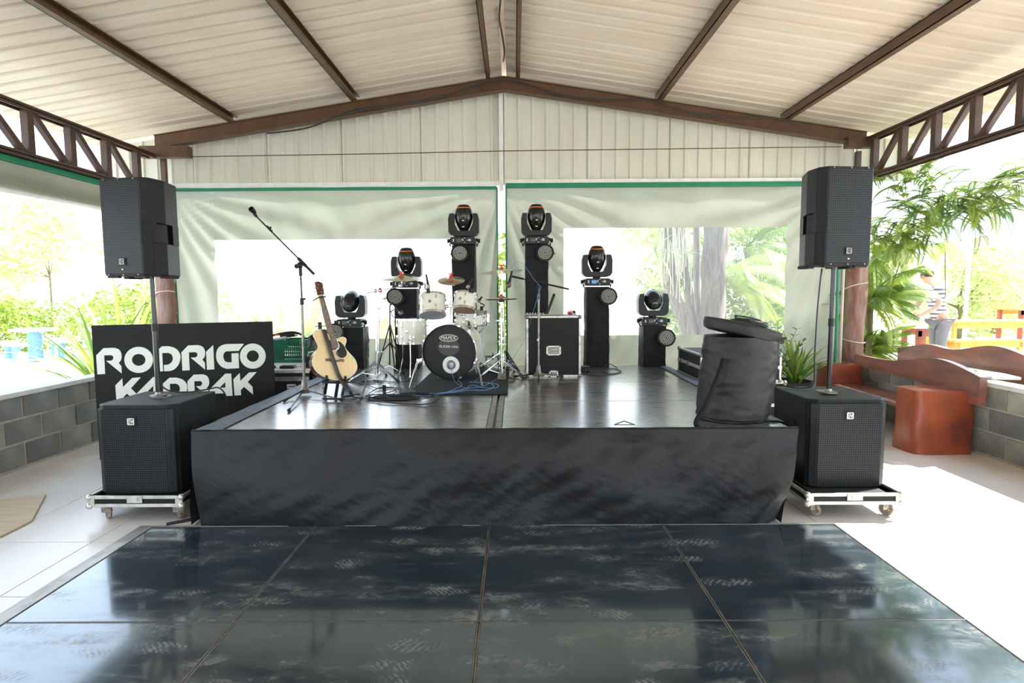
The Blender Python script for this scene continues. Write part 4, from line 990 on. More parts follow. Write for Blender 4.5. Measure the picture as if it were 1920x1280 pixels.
def lug(mb, T):
    mb.box((0, -.012, 0), (.018, .024, .036), T, b=.004)
def drum(t, T, r, h, nl, headm, topm='print', rods=True, shellm='pearl'):
    m = MB(); m.lathe([(r, .012), (r, h - .012)], 40, T, caps=False); sh = part('shell', m, shellm, t, smooth=40, world=True)
    for nm, z0 in (('lower_hoop', 0), ('upper_hoop', h - .022)):
        m = MB(); m.lathe([(r + .002, z0), (r + .011, z0), (r + .011, z0 + .004), (r + .006, z0 + .006), (r + .006, z0 + .017), (r + .011, z0 + .019), (r + .011, z0 + .022), (r + .002, z0 + .022)], 40, T, caps=False); part(nm, m, 'chrome', t, smooth=30, world=True)
    m = MB(); m.lathe([(r + .001, .006), (0, .006)][::-1], 40, T); part('lower_head', m, headm, t, world=True)
    m = MB(); m.lathe([(r + .001, h - .006), (0, h - .006)], 40, T); part('upper_head', m, topm, t, world=True)
    for k in range(nl):
        a = 360 / nl * k + 14; q = T @ RZ(a) @ TR((0, -r, 0)); m = MB()
        m.box((0, -.008, h * .28), (.016, .022, .034), q, b=.004); m.cyl((0, -.012, .006), (0, -.012, h * .26), .0028, n=6, T=q); part('lug', m, 'chrome', sh, smooth=40)
        m = MB(); m.box((0, -.008, h * .72), (.016, .022, .034), q, b=.004); m.cyl((0, -.012, h * .74), (0, -.012, h - .004), .0028, n=6, T=q); part('lug', m, 'chrome', sh, smooth=40)
    m = MB(); m.lathe([(.018, 0), (.018, .003), (.010, .004)], 16, T @ RZ(-12) @ TR((0, -r, h * .5)) @ RX(90)); part('badge', m, 'chrome', sh)
    return sh

# bass drum
BY = 6.16; bc = at(842, 669, BY); br = .288; bz = RUGZ + br + .012
bd = thing('bass_drum', 'white bass drum with black front head and round port, lying on its side', 'drum', (bc.x, BY, RUGZ))
Tb = TR((bc.x, BY, bz)) @ RZ(-9) @ RX(90)                     # local z towards the camera
m = MB(); m.lathe([(br - .012, -.40), (br - .012, -.02)], 56, Tb, caps=False); sh = part('shell', m, 'pearl', bd, smooth=40, world=True)
for nm, z0 in (('front_hoop', -.018), ('rear_hoop', -.44)):
    m = MB(); m.lathe([(br - .014, z0), (br, z0), (br + .003, z0 + .02), (br, z0 + .038), (br - .012, z0 + .038)], 56, Tb, caps=False); part(nm, m, 'black' if z0 > -.1 else 'pearl', bd, smooth=40, world=True)
m = MB(); m.torus(br + .002, .0035, 56, 6, Tb @ TR((0, 0, -.012))); part('hoop_inlay', m, 'chrome', bd, smooth=True, world=True)
pr_ = .052; pc = (.022, -.135)
m = MB(); vs = []; fs = []; n = 56                             # front head with a real hole
for k in range(n):
    a = 2 * math.pi * k / n; vs.append(((br - .013) * math.cos(a), (br - .013) * math.sin(a), .006))
for k in range(n):
    a = 2 * math.pi * k / n; vs.append((pc[0] + pr_ * math.cos(a), pc[1] + pr_ * math.sin(a), .006))
fs = [(k, (k + 1) % n, n + (k + 1) % n, n + k) for k in range(n)]; m.add(vs, fs, Tb); hd = part('front_head', m, 'dheadb', bd, world=True)
m = MB(); m.lathe([(.050, .006), (.052, .013), (.088, .013), (.092, .006)], 36, Tb @ TR((pc[0], pc[1], 0)), caps=False); part('port_ring', m, 'print', hd, smooth=40)
m = MB(); m.lathe([(0, -.03), (.05, -.03)], 24, Tb @ TR((pc[0], pc[1], 0))); m.ball((pc[0], pc[1], -.02), .03, 12, Tb, (1, 1, .5)); part('inner_damper', m, 'dhead', hd)
m = MB(); vs = []; n = 36
m.lathe([(.118, .0072), (0, .0074)], 36, Tb @ TR((0, .055, 0)) @ Matrix.Diagonal((1, .80, 1, 1))); part('grey_oval', m, 'grey', hd)
Tt = Tb @ TR((0, .150, .008))
m = MB(); vs = []; fs = []
for rr_, w_ in (((.104, .038), .0035), ((.094, .030), .0022)):
    o_ = len(vs)
    for k in range(48):
        a = 2 * math.pi * k / 48; vs += [(rr_[0] * math.cos(a), rr_[1] * math.sin(a), 0), ((rr_[0] - w_) * math.cos(a), (rr_[1] - w_) * math.sin(a), 0)]
    fs += [(o_ + 2 * k, o_ + 2 * ((k + 1) % 48), o_ + 2 * ((k + 1) % 48) + 1, o_ + 2 * k + 1) for k in range(48)]
m.add(vs, fs, Tt); part('logo_oval', m, 'print', hd)
text_mesh('MAPEX.', .052, 'maker_lettering', 'print', bd, Tt, world=True, shear=.2, ext=.0015)
text_mesh('EL/EZER L/MA', .034, 'name_lettering', 'print', bd, Tb @ TR((0, .058, .009)) @ RZ(-2), world=True, ext=.0012, shear=.1)
for k in range(8):
    a = 22.5 + 45 * k; q = Tb @ RZ(a) @ TR((br + .006, 0, 0)); m = MB(); m.box((0, 0, .004), (.024, .032, .014), q, b=.003); m.cyl((.006, 0, 0), (.006, 0, -.09), .003, n=6, T=q); m.box((-.008, 0, -.10), (.02, .02, .045), q, b=.004); part('claw', m, 'chrome', bd, smooth=40, world=True)
for s, q1, q2 in ((-1, (783, 678), (768, 727)), (1, (893, 676), (904, 722))):
    a = at(*q1, BY + .12); b = onz(q2[0], q2[1], RUGZ + .01); m = MB(); m.tube([a, b], [.013, .010], 10); m.tube([b, b + Vector((s * .004, -.004, -.016))], [.012, .003], 8)
    m.box(tuple(a + Vector((-s * .02, 0, .01))), (.06, .05, .05), b=.008); part('spur', m, 'chrome', bd, smooth=40, world=True)
top = Vector((bc.x, BY + .20, bz + br)); m = MB(); m.box((bc.x + .0, BY + .14, bz + br - .002), (.10, .07, .035), b=.01); m.cyl((bc.x, BY + .14, bz + br), (bc.x, BY + .14, bz + br + .05), .022, n=14); part('tom_bracket', m, 'chrome', bd, smooth=40, world=True)

def tom(lb, px, py, Y, r, h, tilt, turn, headm, nl=6):
    c = at(px, py, Y); t = thing('rack_tom', lb, 'drum', (c.x, Y, c.z - h / 2), 0, 'white rack toms'); T = TR(c) @ RZ(turn) @ RX(tilt) @ TR((0, 0, -h / 2)); drum(t, T, r, h, nl, headm); return t, c, T
t1, c1, T1 = tom('larger white rack tom left of the centre post, grey lower head showing', 811, 573, 6.30, .136, .225, -22, 8, 'dhead')
t2, c2, T2 = tom('smaller white rack tom right of the centre post, tan lower head showing', 872, 567, 6.30, .118, .19, -22, -10, 'dheadw')
# centre post with splash cymbal carries both toms
cp = at(845, 600, 6.32); ctop = at(846, 528, 6.32)
tp = thing('tom_post', 'chrome centre post with two tom arms rising from the bass drum', 'stand', (cp.x, 6.32, bz + br + .03))
m = MB(); m.tube([(cp.x, 6.30, bz + br + .0), (cp.x, 6.31, cp.z), (ctop.x, 6.32, ctop.z + .02)], [.011, .009, .006], 10); part('tube', m, 'chrome', tp, smooth=40, world=True)
m = MB(); zc = at(845, 574, 6.32).z; m.box((cp.x, 6.32, zc), (.07, .05, .04), b=.008); m.tube([(cp.x, 6.32, zc), (c1.x + .13, 6.30, zc - .01)], .011, 8); m.tube([(cp.x, 6.32, zc), (c2.x - .11, 6.30, zc - .01)], .011, 8); m.ball((c1.x + .15, 6.29, zc), .022, 10); m.ball((c2.x - .12, 6.29, zc), .022, 10); part('tom_arm', m, 'chrome', tp, smooth=40, world=True)
m = MB(); q = at(846, 533, 6.32); m.box(tuple(q), (.05, .03, .022), b=.004); m.ball((q.x - .03, q.y, q.z - .006), .010, 8); m.ball((q.x + .03, q.y, q.z - .006), .010, 8); part('tilter', m, 'chrome', tp, smooth=40, world=True)

def cymbal(name, lb, c, r, tilt, roll, grp='drum kit cymbals', felt=True, flip=False):
    t = thing(name, lb, 'cymbal', c, 0, grp); T = TR(c) @ RX(tilt) @ RY(roll); s = -1 if flip else 1
    m = MB(); m.lathe([(r, -.018 * s), (r * .75, -.010 * s), (r * .45, -.004 * s), (r * .22, 0.002 * s), (r * .17, .014 * s), (r * .08, .020 * s), (.006, .021 * s)], 48, T); part('bow', m, 'brass', t, smooth=50, world=True, solid=.002)
    if felt:
        m = MB(); m.lathe([(.020, .020), (.022, .028), (.018, .040), (.010, .042), (.007, .055)], 14, T); part('felt', m, 'redfelt', t, smooth=40, world=True)
        m = MB()
        for a in (0, 180): m.box((.014 * math.cos(R(a)), 0, .058), (.02, .006, .014), T, b=.002)
        m.cyl((0, 0, .04), (0, 0, .062), .006, n=8, T=T); part('wing_nut', m, 'redfelt', t, world=True)
    return t
cymbal('splash_cymbal', 'small bright cymbal on the centre post between the toms', at(846, 523, 6.32), .145, 20, 0)

# floor tom
fc = at(773, 620, 6.62)
ft = thing('floor_tom', 'white floor tom on bent chrome legs left of the bass drum', 'drum', (fc.x, 6.62, SZ + .026)); hh = .285
Tf = TR((fc.x, 6.62, fc.z - hh / 2)); drum(ft, Tf, .163, hh, 8, 'print')
for a, q in ((-88, (757, 702)), (20, (800, 704)), (140, (775, 692))):
    x = fc.x + .175 * math.cos(R(a)); y = 6.62 + .175 * math.sin(R(a)); k = Vector((math.cos(R(a)), math.sin(R(a)), 0))
    m = MB(); m.tube([(x, y, fc.z - .04), (x, y, fc.z - .32), tuple(Vector((x, y, RUGZ + .012)) + k * .055)], .006, 8); m.cyl(Vector((x, y, RUGZ + .016)) + k * .055, Vector((x, y, RUGZ)) + k * .057, .012, n=10); m.box((x, y, fc.z - .08), (.034, .034, .03), b=.006); part('leg', m, 'chrome', ft, smooth=40, world=True)

# snare on its stand
sc_ = at(884, 596, 6.66); hs = .15
sn = thing('snare_drum', 'white snare drum behind the smaller rack tom', 'drum', (sc_.x, 6.66, sc_.z)); drum(sn, TR((sc_.x, 6.66, sc_.z - hs / 2)) @ RX(6), .178, hs, 10, 'print')
m = MB(); m.box((sc_.x + .19, 6.62, sc_.z), (.03, .05, .10), b=.006); part('strainer', m, 'chrome', sn, world=True)
def tripod(t, hub, foot_z, spread, angs, r=.007, mname='chrome', leg_z=None, foot=True, double=True):
    for a in angs:
        d = Vector((math.cos(R(a)), math.sin(R(a)), 0)); p = Vector(hub); e = Vector((hub[0], hub[1], foot_z + .012)) + d * spread; low = Vector((hub[0], hub[1], foot_z + .05)) if leg_z is None else Vector((hub[0], hub[1], leg_z))
        m = MB(); sd = Vector((-d.y, d.x, 0)) * (.010 if double else 0)
        for s in ((-1, 1) if double else (0,)): m.beam(p + sd * s, e + sd * s, r * 1.3, r * 1.3)
        mp_ = p.lerp(e, .55); m.beam(low, mp_, r * 1.2, r * 1.2)
        lg = part('leg', m, mname, t, world=True)
        if foot: m = MB(); m.tube([e - d * .03 + Vector((0, 0, .012)), e + d * .008 - Vector((0, 0, .002))], [.010, .014], 10); part('rubber_foot', m, 'rubber', lg, smooth=40)
ss = thing('snare_stand', 'chrome basket stand holding the snare drum right of the bass drum', 'stand', (sc_.x, 6.66, SZ))
jz = at(886, 636, 6.66).z; m = MB(); m.tube([(sc_.x, 6.66, RUGZ + .05), (sc_.x, 6.66, jz)], .013, 10); m.box((sc_.x, 6.66, jz), (.05, .06, .05), b=.008); part('tube', m, 'chrome', ss, smooth=40, world=True)
for a in (-150, -30, 90):
    d = Vector((math.cos(R(a)), math.sin(R(a)), 0)); p0 = Vector((sc_.x, 6.66, jz)); p1 = Vector((sc_.x, 6.66, sc_.z - hs / 2 - .015)) + d * .185
    m = MB(); m.tube([p0, p1, p1 + Vector((0, 0, .04))], [.012, .008, .006], 8); part('basket_arm', m, 'chrome', ss, smooth=40, world=True)
tripod(ss, (sc_.x, 6.66, RUGZ + .22), RUGZ, .26, (-70, 50, 170))

# left boom cymbal stand
lb_ = onz(707, 712, SZ)
ls = thing('boom_cymbal_stand', 'chrome boom cymbal stand left of the floor tom', 'stand', lb_); Yl = lb_.y
def ZY(px, py, Y): return at(px, py, Y)
m = MB(); m.tube([lb_ + Vector((0, 0, .02)), ZY(706, 602, Yl)], .013, 12); m.tube([ZY(706, 602, Yl), ZY(704, 548, Yl)], .009, 10)
for (a, b) in ((706, 602), (706, 577), (707, 660)): 
    q = ZY(a, b, Yl); m.cyl(q - Vector((0, 0, .018)), q + Vector((0, 0, .018)), .019, n=12); m.box((q.x + .035, q.y, q.z), (.05, .012, .014), b=.004)
part('tube', m, 'chrome', ls, smooth=40, world=True)
m = MB(); m.tube([ZY(674, 553, Yl), ZY(704, 546, Yl), ZY(755, 536, Yl + .2)], .0065, 8); m.ball(ZY(704, 545, Yl), .022, 10); part('boom', m, 'chrome', ls, smooth=True, world=True)
m = MB(); m.tube([ZY(754, 538, Yl + .2), ZY(753, 519, Yl + .2)], .008, 8); m.ball(ZY(750, 535, Yl + .2), .018, 8); part('tilter', m, 'chrome', ls, smooth=True, world=True)
tripod(ls, tuple(ZY(707, 680, Yl)), SZ, .32, (-150, -35, 85))
cymbal('crash_cymbal', 'left crash cymbal with red felt in front of the second tower', ZY(753, 519, Yl + .2), .235, 9, 1)
# short second stand with red felt, no cymbal
l2 = thing('tilter_stand', 'thin chrome stand with bare red felt behind the boom stand', 'stand', onz(711, 700, SZ)); b2 = onz(711, 700, SZ); Y2 = b2.y
m = MB(); m.tube([b2 + Vector((0, 0, .02)), ZY(709, 572, Y2)], .011, 10); m.tube([ZY(708, 573, Y2), ZY(712, 560, Y2), ZY(713, 548, Y2)], .006, 8); q = ZY(709, 578, Y2); m.cyl(q - Vector((0, 0, .02)), q + Vector((0, 0, .02)), .018, n=10); part('tube', m, 'chrome', l2, smooth=40, world=True)
m = MB(); q = ZY(713, 544, Y2); m.lathe([(.022, -.02), (.024, 0), (.018, .018), (.008, .03)], 12, TR(q)); part('felt', m, 'redfelt', l2, smooth=40, world=True)
m = MB(); q = ZY(714, 549, Y2); m.lathe([(.05, 0), (.03, .004), (.01, .01)], 16, TR(q)); m.box((q.x + .04, q.y, q.z - .07), (.035, .012, .02), b=.004); part('seat_cup', m, 'steel', l2, world=True)
tripod(l2, tuple(ZY(710, 672, Y2)), SZ, .24, (-110, 20, 150), r=.005)

# right: hi-hat stand and crash stand
hb = onz(941, 709, RUGZ); Yh = hb.y
hs_ = thing('hi_hat_stand', 'chrome hi hat stand with pedal at the right edge of the rug', 'stand', hb)
m = MB(); m.tube([hb + Vector((0, 0, .02)), ZY(940, 600, Yh)], .013, 12); m.tube([ZY(940, 600, Yh), ZY(939, 536, Yh)], .006, 8)
for b in (600, 566): q = ZY(940, b, Yh); m.cyl(q - Vector((0, 0, .02)), q + Vector((0, 0, .02)), .018, n=12)
m.box((ZY(940, 601, Yh).x - .03, Yh, ZY(940, 601, Yh).z), (.05, .012, .014), b=.004)
part('tube', m, 'chrome', hs_, smooth=40, world=True)
tripod(hs_, tuple(ZY(940, 672, Yh)), RUGZ, .27, (-160, -20, 100))
m = MB(); T = TR(hb + Vector((0, -.02, .02))) @ RX(14); m.box((0, -.02, .03), (.085, .26, .014), T, b=.004); m.box((0, -.01, -.010), (.09, .30, .010), T); part('pedal', m, 'steel', hs_, world=True)
hc = ZY(940, 559, Yh)
cymbal('hi_hat_cymbal', 'upper hi hat cymbal on the stand in the curtain gap', hc + Vector((0, 0, .004)), .178, 1, -1, felt=False)
cymbal('hi_hat_cymbal', 'lower hi hat cymbal, upturned under its twin in the curtain gap', hc - Vector((0, 0, .022)), .178, 1, -1, felt=False, flip=True)
m = MB(); m.lathe([(.024, -.04), (.028, -.025), (.020, .0)], 12, TR(hc)); m.lathe([(.012, .02), (.02, .03), (.012, .045)], 12, TR(hc)); part('clutch', m, 'redfelt', hs_, smooth=40, world=True)
cb = onz(948, 702, SZ); Yc = cb.y
cs_ = thing('cymbal_stand', 'tall chrome straight cymbal stand with wide legs in the curtain gap', 'stand', cb)
m = MB(); m.tube([cb + Vector((0, 0, .05)), ZY(943, 566, Yc)], .012, 12); m.tube([ZY(943, 566, Yc), ZY(941, 508, Yc)], .008, 10)
for b in (566, 517, 640): q = ZY(942, b, Yc); m.cyl(q - Vector((0, 0, .018)), q + Vector((0, 0, .018)), .017, n=12); m.box((q.x - .03, q.y, q.z), (.045, .012, .014), b=.004)
part('tube', m, 'chrome', cs_, smooth=40, world=True)
tripod(cs_, tuple(ZY(946, 655, Yc)), SZ, .44, (-62, -170, 75), r=.009)
cymbal('crash_cymbal', 'right crash cymbal with red felt, tilted in the curtain gap', ZY(941, 507, Yc), .245, -3, -4.5)
th = thing('drum_pedal', 'black bass drum pedal and hardware half hidden behind the hi hat legs', 'pedal', (hb.x - .12, 6.95, RUGZ))
m = MB(); m.box((0, 0, .015), (.20, .26, .02), b=.004); m.box((-.08, 0, .09), (.02, .03, .16)); m.box((.08, 0, .09), (.02, .03, .16)); m.cyl((-.10, 0, .165), (.10, 0, .165), .012, n=10); m.box((0, -.03, .045), (.07, .24, .01), RX(10)); part('frame', m, 'steel', th)
m = MB(); m.torus(.035, .008, 20, 6, TR((0, .0, .165)) @ RY(90)); part('cam', m, 'plastic', th, smooth=True)

# ---------------------------------------------------------------- microphones and stands
def mic(t, p, d, L=.16, r=.018, headm='steel', world=True):
    T = frame_to(p, d); m = MB(); m.lathe([(r * .55, 0), (r * .7, L * .45), (r * .95, L * .66)], 16, T); b = part('mic_body', m, 'plastic', t, smooth=40, world=world)
    m = MB(); m.lathe([(r * 1.0, L * .66), (r * 1.25, L * .74), (r * 1.3, L * .84), (r * 1.0, L * .96), (0, L)], 16, T); part('mic_head', m, headm, b, smooth=50)
# big boom stand on the left
mb_ = onz(571, 741, SZ); Ym = mb_.y; J = at(563, 497, Ym)
ms = thing('mic_stand', 'tall boom mic stand without microphone beside the guitar', 'stand', mb_)
m = MB(); m.tube([mb_ + Vector((0, 0, .05)), at(566, 562, Ym)], .0125, 12); part('lower_tube', m, 'steel', ms, smooth=40, world=True)
m = MB(); m.tube([at(566, 562, Ym), J - Vector((0, 0, .02))], .0088, 12); part('upper_tube', m, 'gloss', ms, smooth=40, world=True)
m = MB(); q = at(566, 562, Ym); m.cyl(q - Vector((0, 0, .045)), q + Vector((0, 0, .018)), .018, n=14); m.box((q.x + .02, q.y, q.z + .008), (.03, .015, .018), b=.004); m.tube([J - Vector((0, 0, .10)), J - Vector((0, 0, .02))], .016, 12); part('clutch', m, 'plastic', ms, smooth=40, world=True)
m = MB(); m.tube([J - Vector((0, 0, .13)), J - Vector((0, 0, .12))], .010, 10); q = at(566, 494, Ym); m.ball(J + Vector((0, -.01, 0)), .030, 12, sc=(1, .7, 1)); m.ball(at(556, 499, Ym), .022, 10); m.cyl(at(556, 499, Ym), J, .008, n=8); part('swivel', m, 'plastic', ms, smooth=True, world=True)
E1, E2 = at(589, 514, Ym), at(481, 406, Ym)
m = MB(); m.tube([E1, E2], .0072, 10); bo = part('boom', m, 'gloss', ms, smooth=40, world=True)
m = MB(); m.tube([E1, E1.lerp(E2, .17)], .0125, 10); m.tube([E1.lerp(E2, .14), E1.lerp(E2, .28)], .016, 10); part('counter_sleeve', m, 'plastic', bo, smooth=40)
m = MB(); q = at(505, 429, Ym); dd = (E2 - E1).normalized(); m.tube([q - dd * .035, q + dd * .035], .011, 8); m.ball(q + Vector((.012, 0, .012)), .010, 8); part('cable_clip', m, 'plastic', bo, smooth=True)
m = MB(); q = at(474, 395, Ym); m.lathe([(.018, -.03), (.024, 0), (.026, .03), (.020, .032), (.016, .0)], 16, TR(q) @ RY(-18) @ RX(60)); m.tube([E2, at(477, 401, Ym)], .013, 10); m.ball(at(478, 402, Ym), .017, 10); part('mic_clip', m, 'plastic', ms, smooth=50, world=True)
m = MB(); m.lathe([(.070, .028), (.060, .034), (.030, .075), (.022, .14), (.018, .15)], 20, TR(mb_)); part('leg_hub', m, 'steel', ms, smooth=50, world=True)
for q in ((542, 769), (534, 751), (640, 750)):
    e = onz(q[0], q[1], SZ + .012); e.z = SZ + .014; m = MB(); a_ = mb_ + Vector((0, 0, .055)); m.tube([a_, e], .0075, 8); lg = part('leg', m, 'gloss', ms, smooth=40, world=True); d = (e - a_).normalized()
    m = MB(); m.tube([e - d * .035, e + d * .012], [.011, .014], 10); part('rubber_foot', m, 'rubber', lg, smooth=40)
# stand at the flight case with vocal mic
m2 = onz(1009, 706, SZ); Y3 = m2.y - .12; m2 = Vector((m2.x, Y3, SZ)); J = at(1011, 538, Y3)
ms = thing('mic_stand', 'boom mic stand with a microphone in front of the large flight case', 'stand', m2)
m = MB(); m.tube([m2 + Vector((0, 0, .05)), at(1010, 560, Y3)], .012, 12); part('lower_tube', m, 'steel', ms, smooth=40, world=True)
m = MB(); m.tube([at(1010, 560, Y3), J], .009, 10); q = at(1010, 556, Y3); m.cyl(q - Vector((0, 0, .03)), q + Vector((0, 0, .03)), .017, n=12); q = at(1009, 637, Y3); part('upper_tube', m, 'gloss', ms, smooth=40, world=True)
m = MB(); m.cyl(q - Vector((0, 0, .012)), q + Vector((0, 0, .012)), .0135, n=12); part('white_band', m, 'print', ms, world=True)
E1, E2 = at(1067, 542, Y3 - .02), at(960, 518, Y3 + .02)
m = MB(); m.tube([E1, E2], .0065, 8); m.tube([E1, E1.lerp(E2, .42)], .010, 8); q = E1.lerp(E2, .46); m.tube([E1.lerp(E2, .40), E1.lerp(E2, .52)], .017, 10); m.ball(J, .024, 10); m.tube([E1.lerp(E2, .8), E2], .011, 8); part('boom', m, 'plastic', ms, smooth=40, world=True)
p0, p1 = at(960, 508, Y3 + .02), at(953, 538, Y3 + .0); mic(ms, p0, p1 - p0, L=(p1 - p0).length * 1.05, r=.020, headm='mahog')
m = MB(); m.lathe([(.070, .028), (.060, .034), (.030, .075), (.022, .14), (.018, .15)], 20, TR(m2)); part('leg_hub', m, 'steel', ms, smooth=50, world=True)
for a in (-92, 12, 168):
    e = m2 + Vector((math.cos(R(a)) * .27, math.sin(R(a)) * .27, .014)); m = MB(); a_ = m2 + Vector((0, 0, .055)); m.tube([a_, e], .0075, 8); lg = part('leg', m, 'gloss' if a != 12 else 'steel', ms, smooth=40, world=True); d = (e - a_).normalized()
    m = MB(); m.tube([e - d * .035, e + d * .012], [.011, .014], 10); part('rubber_foot', m, 'rubber', lg, smooth=40)
cable('mic_cable', [at(960, 507, Y3), at(962, 497, Y3), at(972, 491, Y3), at(985, 500, Y3), at(1000, 522, Y3), at(1012, 538, Y3 - .02), at(1007, 560, Y3 - .03), at(998, 590, Y3 - .02), at(985, 632, Y3 + .1), at(968, 662, Y3 + .2), onz(950, 690, SZ + .01)], .0022, 'blue', 'thin blue cable looping from the vocal microphone down to the stage')
# small black tripod with pencil mic by the floor tom
b3 = onz(731, 700, SZ); Y4 = b3.y
ms = thing('mic_stand', 'slim black tripod mic stand with a silver microphone by the floor tom', 'stand', b3)
m = MB(); m.tube([b3 + Vector((0, 0, .10)), at(731, 572, Y4)], .0085, 10); m.tube([at(731, 572, Y4), at(736, 568, Y4), at(741, 575, Y4)], .012, 8); part('tube', m, 'gloss', ms, smooth=40, world=True)
tripod(ms, tuple(at(731, 607, Y4)), SZ, .19, (-140, -30, 88), r=.009, mname='gloss', leg_z=at(731, 642, Y4).z, double=False)
a_, b_ = at(739, 572, Y4 - .05), at(753, 588, Y4 - .08); mic(ms, a_, b_ - a_, L=(b_ - a_).length * 1.1, r=.020)
m = MB(); m.tube(catmull([at(733, 584, Y4), at(740, 580, Y4 - .03), at(745, 584, Y4 - .05)]), .007, 6); m.torus(.022, .005, 16, 6, TR(at(744, 596, Y4)) @ RX(90)); m.tube(catmull([at(733, 584, Y4), at(736, 592, Y4), at(741, 595, Y4)]), .006, 6); part('shock_clip', m, 'plastic', ms, smooth=True, world=True)
# clip-on tom and snare mics
def clipmic(lb, pts, a, b, Y):
    t = thing('clip_microphone', lb, 'microphone', at(pts[0][0], pts[0][1], Y), 0, 'clip on drum microphones'); m = MB(); m.tube(catmull([at(x, y, Y) for x, y in pts], 4), .007, 6); q = at(pts[0][0], pts[0][1], Y); m.box(tuple(q), (.035, .04, .05), b=.006); part('clip', m, 'plastic', t, smooth=40, world=True)
    p, e = at(*a, Y), at(*b, Y); mic(t, p, e - p, L=(e - p).length, r=.017); return t
clipmic('black microphone clipped upright on the left rack tom rim', [(803, 545), (797, 540), (797, 533), (789, 532)], (799, 514), (804, 542), 6.20)
clipmic('black looped microphone clipped on the right rack tom rim', [(886, 545), (891, 530), (888, 519), (882, 526)], (886, 522), (876, 541), 6.20)
clipmic('small black microphone clipped on the right of the snare drum', [(903, 578), (908, 572), (900, 568)], (904, 556), (896, 566), 6.62)
clipmic('small black microphone hanging in front of the snare drum', [(881, 622), (881, 616), (880, 612)], (879, 602), (880, 614), 6.44)

# ---------------------------------------------------------------- guitar on its stand
GY = 5.30; gk = GY / F
gb = onz(627, 748, SZ)
gcx = at(629, 665, GY)
Tg = TR((gcx.x, GY, gcx.z)) @ RZ(36) @ RX(-15) @ RY(7)
# local: x right, z up, y depth; z0 at picture row 665, x0 at column 629
def gl(px, py): return ((px - 629) * gk / math.cos(R(20)), (665 - py) * gk * 1.0)
def gz(x, y): return gl(560 + x / 9.143, 620 + y / 9.143)
gt = thing('acoustic_guitar', 'natural top acoustic guitar with black pickguard leaning on a low stand', 'guitar', (gcx.x, GY, gcx.z - .28))
out = [(395, -20), (338, -9), (290, 25), (268, 80), (290, 150), (325, 220), (350, 285), (335, 350), (290, 430), (262, 520), (268, 600), (310, 690), (390, 765), (510, 825), (640, 852), (750, 842), (860, 800), (940, 730), (985, 640), (985, 560), (950, 470), (880, 390), (810, 310), (785, 255), (795, 205), (808, 160), (800, 110), (750, 86), (700, 105), (660, 130), (612, 128)]
outl = [gz(p.x, p.y) for p in catmull([(a, b, 0) for a, b in out], 4)]
def world_prism(name, pl, y0, y1, mt, par, smooth=False, **k):
    m = MB(); m.prism(pl, y0, y1); m.v = [Tg @ p for p in m.v]; return part(name, m, mt, par, world=True, smooth=smooth, **k)
side = world_prism('body_side', [(x * .997, z) for x, z in outl], .002, .105, 'mahog', gt, smooth=30)
world_prism('soundboard', outl, -.002, .003, 'spruce', gt)
m = MB(); P3 = [Tg @ Vector((x, -.001, z)) for x, z in outl]; m.tube(P3 + [P3[0]], .0028, 6, caps=False); part('binding', m, 'print', gt, smooth=True, world=True)
nk = [(407, -20), (560, 180), (612, 128)]
def neckp(t, s, hw):     # along the neck, t from body join (0) to nut (1)
    a = gl(624, 634); b = gl(602.5, 552); ax = Vector((a[0], 0, a[1])); bx = Vector((b[0], 0, b[1])); d = (bx - ax); n = Vector((d.z, 0, -d.x)).normalized(); p = ax + d * t + n * s * hw; return p
def quadn(t0, t1, w0, w1, y0, y1, mt, nm, par):
    pl = [neckp(t0, -1, w0), neckp(t0, 1, w0), neckp(t1, 1, w1), neckp(t1, -1, w1)]; return world_prism(nm, [(p.x, p.z) for p in pl], y0, y1, mt, par)
fb = quadn(-.22, 1.0, .028, .021, -.010, -.003, 'rosewood', 'fingerboard', gt)
quadn(0.0, 1.0, .027, .021, -.003, .018, 'mahog', 'neck', gt)
m = MB()
for i in range(19):
    t = 1 - 1.24 * (1 - 2 ** (-i / 12.0)) * 1.32 / 1.0
    if t < -.20: break
    w_ = .021 + .007 * (1 - t) / 1.2; a = neckp(t, -1, w_); b = neckp(t, 1, w_); m.tube([Tg @ Vector((a.x, -.011, a.z)), Tg @ Vector((b.x, -.011, b.z))], .0014, 4)
part('fret', m, 'chrome', fb, kind='stuff')
m = MB()
for i in (3, 5, 7, 9, 12, 15):
    t = 1 - 1.24 * (1 - 2 ** (-(i - .5) / 12.0)) * 1.32; a = neckp(t, 0, 0); m.ball(Tg @ Vector((a.x, -.011, a.z)), .0035, 8)
part('fret_marker', m, 'print', fb, kind='stuff')
a0 = neckp(1.0, -1, .023); a1 = neckp(1.0, 1, .023); m = MB(); m.tube([Tg @ Vector((a0.x, -.012, a0.z)), Tg @ Vector((a1.x, -.012, a1.z))], .004, 6); part('nut', m, 'print', gt, world=True)
hp = [(601 - 5, 551), (591.5, 527), (597, 524.5), (604.5, 527), (608.5, 549), (606.5, 552)]
hsd = world_prism('headstock', [gl(*p) for p in hp], -.006, .014, 'mahog', gt)
for i in range(3):
    for s in (-1, 1):
        c = Vector((601 - 1.2 * (2 - i) * .9, 0, 545.5 - i * 6.7)); x, z = gl(c.x + s * 8.2, c.z + s * .5); x2, z2 = gl(c.x + s * 4, c.z); m = MB(); m.ball((x, .004, z), .0085, 8, Tg, (1, .6, 1)); m.tube([Tg @ Vector((x, .004, z)), Tg @ Vector((x2, .004, z2))], .003, 6); m.cyl((x2, -.012, z2), (x2, 0, z2), .0045, n=8, T=Tg); part('tuning_peg', m, 'chrome', hsd, smooth=50)
cx_, cz_ = gz(583, 238)
